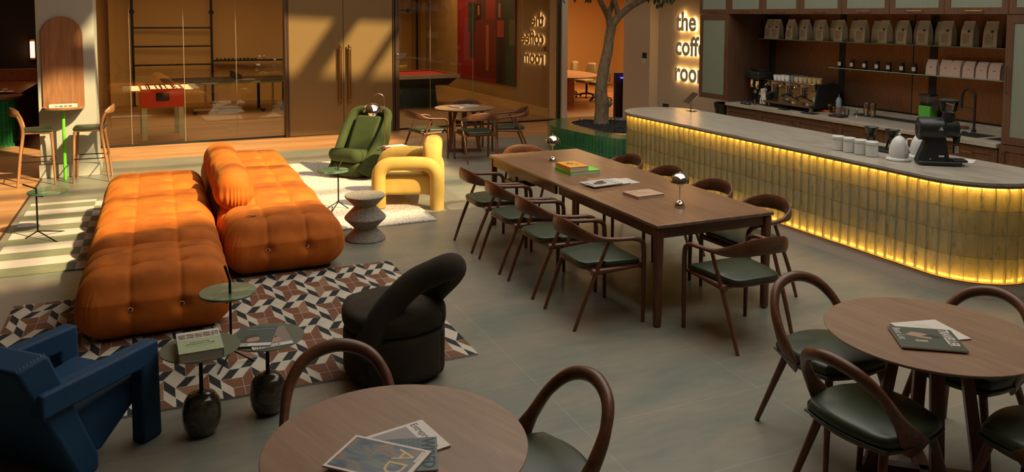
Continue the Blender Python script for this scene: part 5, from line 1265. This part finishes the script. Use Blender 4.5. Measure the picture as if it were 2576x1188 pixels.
# large black shop grinder
ax = Vector((.92, -.39, 0)); rzg = math.atan2(ax.y, ax.x)
t = thing('shop_grinder', 'large black coffee grinder with a glass hopper standing on the bar', 'coffee grinder', (6.42, 5.06, ZB), rzg-.25)
MB().rbox((.03, 0, .022), (.36, .20, .035), .015, 2).build('base', 'dark_plastic', t)
for x in (-.12, .17):
    for y in (-.075, .075): MB().cyl((x, y, 0), .012, .01, 12).build('foot', 'steel', t)
def oct_(cx, hx, hy, z, c=.3): return [(cx-hx, -hy*(1-c), z), (cx-hx*(1-c), -hy, z), (cx+hx*(1-c), -hy, z), (cx+hx, -hy*(1-c), z), (cx+hx, hy*(1-c), z), (cx+hx*(1-c), hy, z), (cx-hx*(1-c), hy, z), (cx-hx, hy*(1-c), z)]
MB().loft([oct_(-.02, .135, .085, .038), oct_(-.0, .075, .06, .27)]).build('column', 'dark_plastic', t, smooth=False, bevel=.004)
T = Matrix.Translation((0, 0, .325)) @ Matrix.Rotation(PI/2, 4, 'Y')
MB().lathe([(0, -.150), (.045, -.150), (.048, -.153), (.092, -.150), (.104, -.138), (.104, .05), (.090, .065), (.083, .08), (.083, .16), (.070, .185), (0, .185)], 40, T=T).build('motor_housing', 'dark_plastic', t, ang=30)
MB().lathe([(.034, -.152), (.038, -.156), (.042, -.152)], 28, T=T).build('face_ring', 'matte_black', t)
MB().lathe([(0, .40), (.050, .40), (.052, .455), (.046, .47), (0, .47)], 28, (.10, 0)).build('hopper_neck', 'dark_plastic', t)
MB().lathe([(.05, .475), (.066, .495), (.082, .575), (.080, .575), (.062, .497), (.046, .478)], 32, (.10, 0)).build('glass_hopper', 'clear_glass', t)
MB().lathe([(0, .575), (.085, .575), (.085, .588), (.05, .598), (0, .60)], 32, (.10, 0)).build('hopper_lid', 'dark_plastic', t)
MB().tube([(.175, 0, .27), (.175, 0, .20)], [.035, .025], 16).build('spout', 'matte_black', t); MB().lathe([(0, .11), (.03, .11), (.033, .18), (.031, .18), (.028, .114), (0, .114)], 20, (.175, 0)).build('catch_cup', 'steel', t)
MB().tube([(.175, -.05, .23), (.175, .05, .23)], .018, 12).build('clamp', 'matte_black', t)
MB().rbox((.20, 0, .045), (.12, .14, .02), .008, 1).build('front_tray', 'matte_black', t)
MB().box(.015, .06, -.0805, -.0795, .045, .095).build('rating_label', 'white_paper', t); MB().cyl((0, 0, 0), .008, .004, 12, T=Matrix.Translation((-.055, -.083, .06)) @ Matrix.Rotation(PI/2, 4, 'X')).build('button', 'steel', t)
LG = Matrix.Translation((.02, -.1048, .322)) @ Matrix.Rotation(PI/2, 4, 'X')
MB().add([(-.02, 0, 0), (.02, 0, 0), (0, .034, 0), (-.011, .004, .0005), (.011, .004, .0005), (0, .024, .0005)], [(0, 1, 2)], 0, LG).build('triangle_logo', 'white_ceramic', t); MB().add([(-.012, .004, .0006), (.002, .004, .0006), (-.004, .018, .0006)], [(0, 1, 2)], 0, LG).build('triangle_logo_centre', 'dark_plastic', t)
o = MB().box(-.11, .11, -.07, .07, 0, .004).build('paper_sheets', 'white_paper'); tag(o, 'small stack of white paper sheets right of the black grinder', 'papers', loc=(6.83, 5.05, ZB), rz=.5)
t = thing('tablet_stand', 'tablet on a metal stand at the far end of the bar', 'tablet', (6.87, 9.32, ZB), -1.9)
MB().lathe([(0, 0), (.062, 0), (.062, .006), (0, .008)], 32).build('base', 'steel', t); MB().tube([(0, 0, .006), (0, 0, .165)], .009, 12).build('post', 'steel', t)
T = Matrix.Translation((0, .0, .17)) @ Matrix.Rotation(.75, 4, 'X'); MB().box(-.15, .15, -.11, .11, 0, .010, 0, T).build('tablet', 'steel', t, bevel=.002); MB().box(-.14, .14, -.10, .10, .0102, .0108, 0, T).build('screen', 'screen', t)
MB().tube(bez([(.05, .02, .004), (.11, .06, .004), (.08, -.03, .004), (.15, -.05, .004), (.17, .02, .004)], 5), .003, 6).build('cable', 'matte_black', t)

# ------------------------------------------------------------ glowing sign
plain('letter_face', (.80, .74, .62), .6)
SX = Matrix(((0, 0, -1, 0), (-1, 0, 0, 0), (0, 1, 0, 0), (0, 0, 0, 1)))
t = thing('wall_sign', 'halo-lit raised lettering on the beige wall beside the kitchen', 'sign', (9.30, 12.4, 1.5))
def line(body, y0, z, size, xs):
    T = Matrix.Translation((-.052, y0-12.4, z-1.5)) @ SX
    text(body, 'lettering', size, 'letter_face', t, T, .006, bold=.014, xs=xs)
    T = Matrix.Translation((-.028, y0-12.4, z-1.5)) @ SX
    text(body, 'halo_light', size, 'letter_glow', t, T, .018, bold=.010, xs=xs)
line('the', 13.07, 2.03, .50, .96); line('coffee', 13.08, 1.56, .50, .96); line('room', 13.10, 1.055, .50, .96)
t = thing('thermostat', 'small white thermostat on the narrow wall left of the sign', 'thermostat', (9.098, 13.93, 1.42)); MB().box(-.012, 0, -.075, .075, -.09, .02).build('body', 'white_ceramic', t, bevel=.003); MB().box(-.013, 0, -.07, .07, .02, .13).build('screen', 'screen', t)
t = thing('switch_box', 'small black box on the wall behind the bar end', 'switch', (9.295, 13.42, .50)); MB().box(-.03, 0, -.08, .08, -.05, .05).build('body', 'dark_plastic', t)

# ------------------------------------------------------------ games room
def TBt(o): o.matrix_world = TB @ o.matrix_world; return o
t = thing('foosball_table', 'red football table on pale legs behind the glass wall', 'football table', tb(.10, 1.0, .02), AB)
for x in (-.305, .305):
    for y in (-.55, .55): MB().box(x-.045, x+.045, y-.045, y+.045, 0, .62).build('leg', 'cream_leg', t, bevel=.004)
bx_ = MB(); bx_.box(-.36, .36, -.62, -.59, .60, .93); bx_.box(-.36, .36, .59, .62, .60, .93); bx_.box(-.36, -.33, -.6, .6, .60, .93); bx_.box(.33, .36, -.6, .6, .60, .93); bx_.build('cabinet', 'red_paint', t, smooth=False, bevel=.004)
MB().box(-.33, .33, -.59, .59, .74, .76).build('playfield', pm((.06, .12, .05)), t)
MB().rbox((0, -.625, .79), (.22, .02, .15), .01, 1).build('goal_cup', 'dark_plastic', t)
for x in (-.31, .31):
    for z in (.64, .88): MB().sphere((x, -.622, z), .009, 8).build('bolt', 'steel', t)
for k in range(8):
    y = -.50+k*.143; sd = 1 if k % 2 else -1
    MB().tube([(-.52, y, .90), (.52, y, .90)], .008, 8).build('rod', 'chrome', t)
    MB().tube([(sd*.50, y, .90), (sd*.64, y, .90)], .017, 10).build('rod_grip', 'cream_leg' if sd < 0 else 'white_ceramic', t)
    for q in range(3 if k % 3 else 4):
        x = -.2+.4*q/2 if k % 3 else -.24+.16*q; MB().rbox((x, y, .89), (.022, .018, .10), .006, 1).build('player', pm((.45, .03, .03) if k % 2 else (.05, .10, .35)), t)
t = thing('scoring_rail', 'black metal ladder rails mounted on the games room wall', 'wall rail', (0, 22.0, 0))
def rail(mb, x0, x1, z, r=.022): mb.tube([(x0, 0, z), (x1, 0, z)], r, 10)
for x in (-.53, 1.30, 3.15): MB().tube([(x, 0, 0), (x, 0, 3.3)], .030, 12).build('post', 'black_metal', t); MB().sphere((x, -.02, 2.34), .062, 14).build('ball_joint', 'black_metal', t); MB().lathe([(0, 0), (.08, 0), (.08, .01), (0, .01)], 20, (x, 0)).build('floor_plate', 'black_metal', t)
for z in (1.945, 1.48, 1.015): m_ = MB(); rail(m_, -.53, 1.30, z); m_.build('rail', 'black_metal', t)
m_ = MB(); m_.box(1.30, 3.15, -.10, .18, 1.08, 1.115); m_.build('shelf', 'black_metal', t)
for k in range(11):
    x = 1.42+k*.095; o = MB().rbox((0, 0, .02), (.06, .08, .03+.03*rnd.random()), .008, 1).build('game_piece', 'matte_black'); tag(o, 'small dark game piece on the black wall shelf, %s from the left' % ordn[k], 'game piece', 'game pieces on the black wall shelf', loc=(x, 22.0, 1.116))
solid('bottle', 'small bottle standing on the black wall shelf', 'bottle', [(0, 0), (.025, 0), (.025, .09), (.01, .12), (.01, .16), (0, .16)], (2.58, 22.0, 1.116), 'steel')
t = thing('table_tennis_table', 'dark table tennis table with net and wheeled frame', 'table tennis table', (1.52, 20.2, 0), .06)
MB().box(-1.42, 1.42, -.72, .72, .735, .76).build('tabletop', pm((.03, .025, .02)), t); MB().box(-1.42, 1.42, -.725, -.715, .70, .745).build('edge_frame', pm((.14, .16, .13)), t)
MB().box(.18, .20, -.86, .86, .76, .91).build('net', 'matte_black', t)
for x in (-.55, .95):
    MB().tube([(x, -.5, .10), (x, -.5, .72)], .022, 10).build('leg', 'steel', t); MB().box(x-.26, x+.26, -.53, -.47, .08, .13).build('wheel_frame', 'steel', t)
    for dx in (-.23, .23): MB().lathe([(0, -.02), (.055, -.02), (.055, .02), (0, .02)], 20, T=Matrix.Translation((x+dx, -.5, .055)) @ Matrix.Rotation(PI/2, 4, 'X')).build('wheel', 'matte_black', t)
for x in (.75, 1.35): MB().box(x-.03, x+.03, .2, .26, 0, .73).build('leg', 'black_metal', t)
plain('pale_trim', (.62, .55, .45), .35, .3)
t = thing('pool_table', 'black pool table with red cloth behind the glass wall', 'pool table', (5.45, 19.75, 0), AB)
MB().box(-1.35, 1.35, -.80, .80, .76, .80).build('red_cloth', 'red_felt', t)
for (a, b_, c, d) in ((-1.42, 1.42, -.90, -.78), (-1.42, 1.42, .78, .90), (-1.42, -1.32, -.78, .78), (1.32, 1.42, -.78, .78)): MB().box(a, b_, c, d, .77, .835).build('rail', 'bar_wood', t, bevel=.008)
MB().box(-1.43, 1.43, -.915, -.90, .735, .83).build('metal_trim', 'pale_trim', t, bevel=.004); MB().box(1.42, 1.435, -.9, .9, .735, .83).build('metal_trim', 'steel', t, bevel=.004)
MB().loft([[(-1.2, -.7, .55), (1.2, -.7, .55), (1.2, .7, .55), (-1.2, .7, .55)], [(-1.38, -.86, .735), (1.38, -.86, .735), (1.38, .86, .735), (-1.38, .86, .735)]]).build('cabinet', 'matte_black', t, smooth=False)
MB().loft([[(-.95, -.58, .0), (.95, -.58, 0), (.95, .58, 0), (-.95, .58, 0)], [(-.9, -.55, .56), (.9, -.55, .56), (.9, .55, .56), (-.9, .55, .56)]]).build('pedestal', 'matte_black', t, smooth=False)
t = thing('cue_rail', 'black wall rail with ball joint behind the pool table', 'wall rail', (7.55, 24.6, 0))
MB().tube([(0, 0, 0), (0, 0, 3.3)], .035, 12).build('post', 'black_metal', t); MB().tube([(0, 0, 2.44), (-2.6, 0, 2.44)], .018, 10).build('rail', 'black_metal', t); MB().sphere((-.30, 0, 2.44), .07, 14).build('ball_joint', 'black_metal', t); MB().box(-1.7, -.9, -.04, .04, 1.95, 2.10).build('cue_holder', 'matte_black', t)
for k, x in enumerate((-1.38, -1.25)): o = MB().tube([(0, 0, 0), (0, 0, 1.45)], [.013, .007], 8).build('cue', 'oak_z' if k else 'bar_wood'); tag(o, ['dark billiard cue leaning in the rack behind the pool table', 'pale billiard cue leaning in the rack behind the pool table'][k], 'cue', loc=(7.55+x, 24.5, .55))
o = MB().box(-1.3, 1.3, -.01, 0, -.05, .05).build('wall_ledge', 'bar_wood')
bpy.data.objects.remove(o)
# big abstract red picture on the side wall
t = thing('picture', 'large abstract red picture with black and green blocks on the side wall', 'picture', tb(8.10, 3.98, 1.75), AB)
MB().box(-.04, 0, -1.82, 1.82, -1.18, 1.18).build('canvas', pm((.19, .005, .004)), t)
def pt(y0, y1, z0, z1, c, nm='painted_block', d=.0405): return MB().box(-d, -.04, y0, y1, z0, z1).build(nm, pm(c), t)
pt(-1.82, -1.25, -1.18, 1.18, (.02, .035, .012)); pt(-1.82, -1.5, -.2, .45, (.09, .10, .03), d=.041); pt(-1.25, -.75, -1.18, .2, (.015, .008, .015)); pt(-1.25, -.7, .2, 1.18, (.04, .008, .006)); pt(-1.2, -.8, .0, .42, (.28, .03, .02), d=.0415); pt(-.7, .6, -1.1, .45, (.10, .006, .005)); pt(-.1, .5, .45, 1.18, (.05, .008, .006)); pt(.62, .95, -.6, .1, (.02, .01, .01), d=.041); pt(.55, 1.05, .1, .9, (.012, .02, .012)); pt(.2, .6, .42, .85, (.03, .01, .01)); pt(-.3, -.12, -.9, .3, (.25, .06, .04), d=.041); pt(-1.0, -.88, .5, .85, (.35, .12, .08), d=.041); pt(.3, .4, .55, .8, (.3, .1, .06), d=.041)
o = MB().box(-.03, 0, -.045, .045, -.045, .045).build('light_switch', 'dark_plastic'); tag(o, 'small dark switch on the games room side wall', 'switch', loc=tb(8.095, .72, 1.55), rz=AB)
# ------------------------------------------------------------ meeting room
t = thing('meeting_table', 'oval wooden meeting table with a fluted drum base in the orange room', 'table', (9.72, 19.6, 0))
MB().lathe([(0, .715), (1.05, .715), (1.10, .735), (1.10, .75), (0, .75)], 64, sy=1.76).build('tabletop', 'meeting_wood', t); m_ = MB()
for k in range(60): a = 2*PI*k/60; m_.tube([(.55*math.cos(a), 1.0*math.sin(a), 0), (.55*math.cos(a), 1.0*math.sin(a), .715)], .04, 6)
m_.build('drum_base', 'meeting_wood', t)
def office_chair():
    t = thing('office_chair', 'x', 'office chair')
    MB().rbox((0, 0, .47), (.50, .48, .10), .045, (6, 6, 1)).build('seat', 'chair_fabric', t)
    MB().rbox((0, -.24, .72), (.47, .10, .50), .05, (6, 1, 6), lambda p, n: Vector((p.x*(1-.35*max(0, p.z)/.25), p.y-.10*p.z+.12*(p.x/.24)**2, p.z))).build('backrest', 'chair_fabric', t, ang=180)
    MB().cyl((0, 0, .10), .03, .33, 14).build('gas_column', 'black_metal', t)
    for k in range(5): a = 2*PI*k/5; MB().tube([(0, 0, .12), (.3*math.cos(a), .3*math.sin(a), .08)], [.028, .016], 8).build('base_arm', 'matte_black', t); MB().sphere((.3*math.cos(a), .3*math.sin(a), .032), .032, 10).build('caster', 'matte_black', t)
    return t
oc = office_chair(); tag(oc, 'beige office chair at the meeting table, nearest to the trunk', None, 'office chairs at the meeting table', loc=(10.95, 18.9, 0), rz=PI/2+.3)
dup(oc, (11.05, 19.85, 0), PI/2+.1, 'beige office chair at the meeting table, middle one in view', 'office chairs at the meeting table')
dup(oc, (10.95, 20.8, 0), PI/2-.3, 'beige office chair at the meeting table, leftmost one in view', 'office chairs at the meeting table')
# speed gate
t = thing('speed_gate', 'black entrance gate with a blue lit sensor beside the planter', 'gate', (9.58, 15.62, 0))
MB().box(-.16, .32, -.05, .05, 0, 1.02).build('cabinet', 'matte_black', t, bevel=.004); MB().tube([(.02, -.09, 0), (.02, -.09, .90)], .03, 16).build('post', 'steel', t); MB().lathe([(0, .90), (.075, .90), (.075, .915), (0, .915)], 20, (.02, -.09)).build('sensor_light', 'blue_glow', t)
MB().add([(.06, -.09, .12), (.42, -.09, .12), (.42, -.09, .84), (.38, -.09, .88), (.06, -.09, .90)], [(0, 1, 2, 3, 4)]).build('glass_wing', 'clear_glass', t); MB().tube([(.06, -.09, .90), (.38, -.09, .87), (.42, -.09, .83), (.42, -.09, .12)], .005, 6).build('wing_edge', 'black_metal', t)
t = thing('speed_gate', 'black entrance gate with a vertical blue light next to the beige wall', 'gate', (10.15, 15.45, 0))
MB().box(-.13, .25, -.05, .05, 0, .88).build('cabinet', 'matte_black', t); MB().box(-.12, -.10, -.06, -.05, .05, .62).build('light_strip', 'blue_glow', t)
# ------------------------------------------------------------ lounge at the far left
t = thing('lounge_bar', 'curved dark green tiled bar with a red-brown top at the left edge', 'bar', (-2.95, 16.7, 0))
m_ = MB(); m_.lathe([(.60, 0), (.60, .05), (.56, .05), (.56, .82), (.0, .82)], 40, (.15, -.25)); s_ = m_.build('tiled_side', 'green_tile', t, ang=60)
uv = s_.data.uv_layers.new(name='UVMap')
for pl in s_.data.polygons:
    for li, vi in zip(pl.loop_indices, pl.vertices):
        v = s_.data.vertices[vi].co; uv.data[li].uv = (math.atan2(v.y+.25, v.x-.15)*.56, v.z)
MB().lathe([(0, .82), (.62, .82), (.63, .85), (.62, .86), (0, .86)], 40, (.15, -.25)).build('bar_top', 'bar_wood', t); MB().box(-.6, .70, .0, 3.2, .82, .86).build('bar_top', 'bar_wood', t); MB().box(-.5, .62, .2, 3.1, 0, .82).build('cabinet', 'bar_wood', t)
MB().box(-.6, .70, 3.14, 3.2, .86, 1.12).build('raised_back', 'bar_wood', t, bevel=.01)
t = thing('plate', 'white napkin and cup on the lounge bar top', 'plate', (-2.55, 17.1, .861), .2); MB().box(-.15, .15, -.10, .10, 0, .012).build('napkin', 'white_paper', t); MB().lathe([(0, .012), (.03, .012), (.045, .06), (.04, .06), (0, .02)], 20, (.02, .02)).build('cup', 'white_ceramic', t)
o = MB().rbox((0, 0, .05), (.18, .14, .10), .04, 2, lambda p, n: p+n*.012*noise.noise(p*20)).build('pastry', pm((.45, .20, .06))); tag(o, 'pastry on a dark plate at the left end of the lounge bar', 'pastry', loc=(-2.72, 16.62, .93))
solid('serving_dish', 'dark footed dish under the pastry on the lounge bar', 'dish', [(0, 0), (.05, 0), (.03, .03), (.12, .06), (.12, .068), (0, .068)], (-2.72, 16.62, .862), 'dark_plastic')
t = thing('wall_lamp', 'tall glowing wall lamp beside the pillar in the dark lounge', 'wall lamp', (-2.42, 19.95, 1.52)); MB().box(-.035, .035, -.08, -.01, -.17, .17).build('diffuser', 'sconce_glow', t); MB().box(-.05, .05, -.01, .0, -.22, .22).build('back_plate', 'brass', t)

t = thing('picture', 'small dark framed picture seen at an angle beside the pillar', 'picture', tb(-1.415, 5.6, 1.85)); MB().box(0, .05, -.45, .45, -.55, .55).build('canvas', 'matte_black', t)
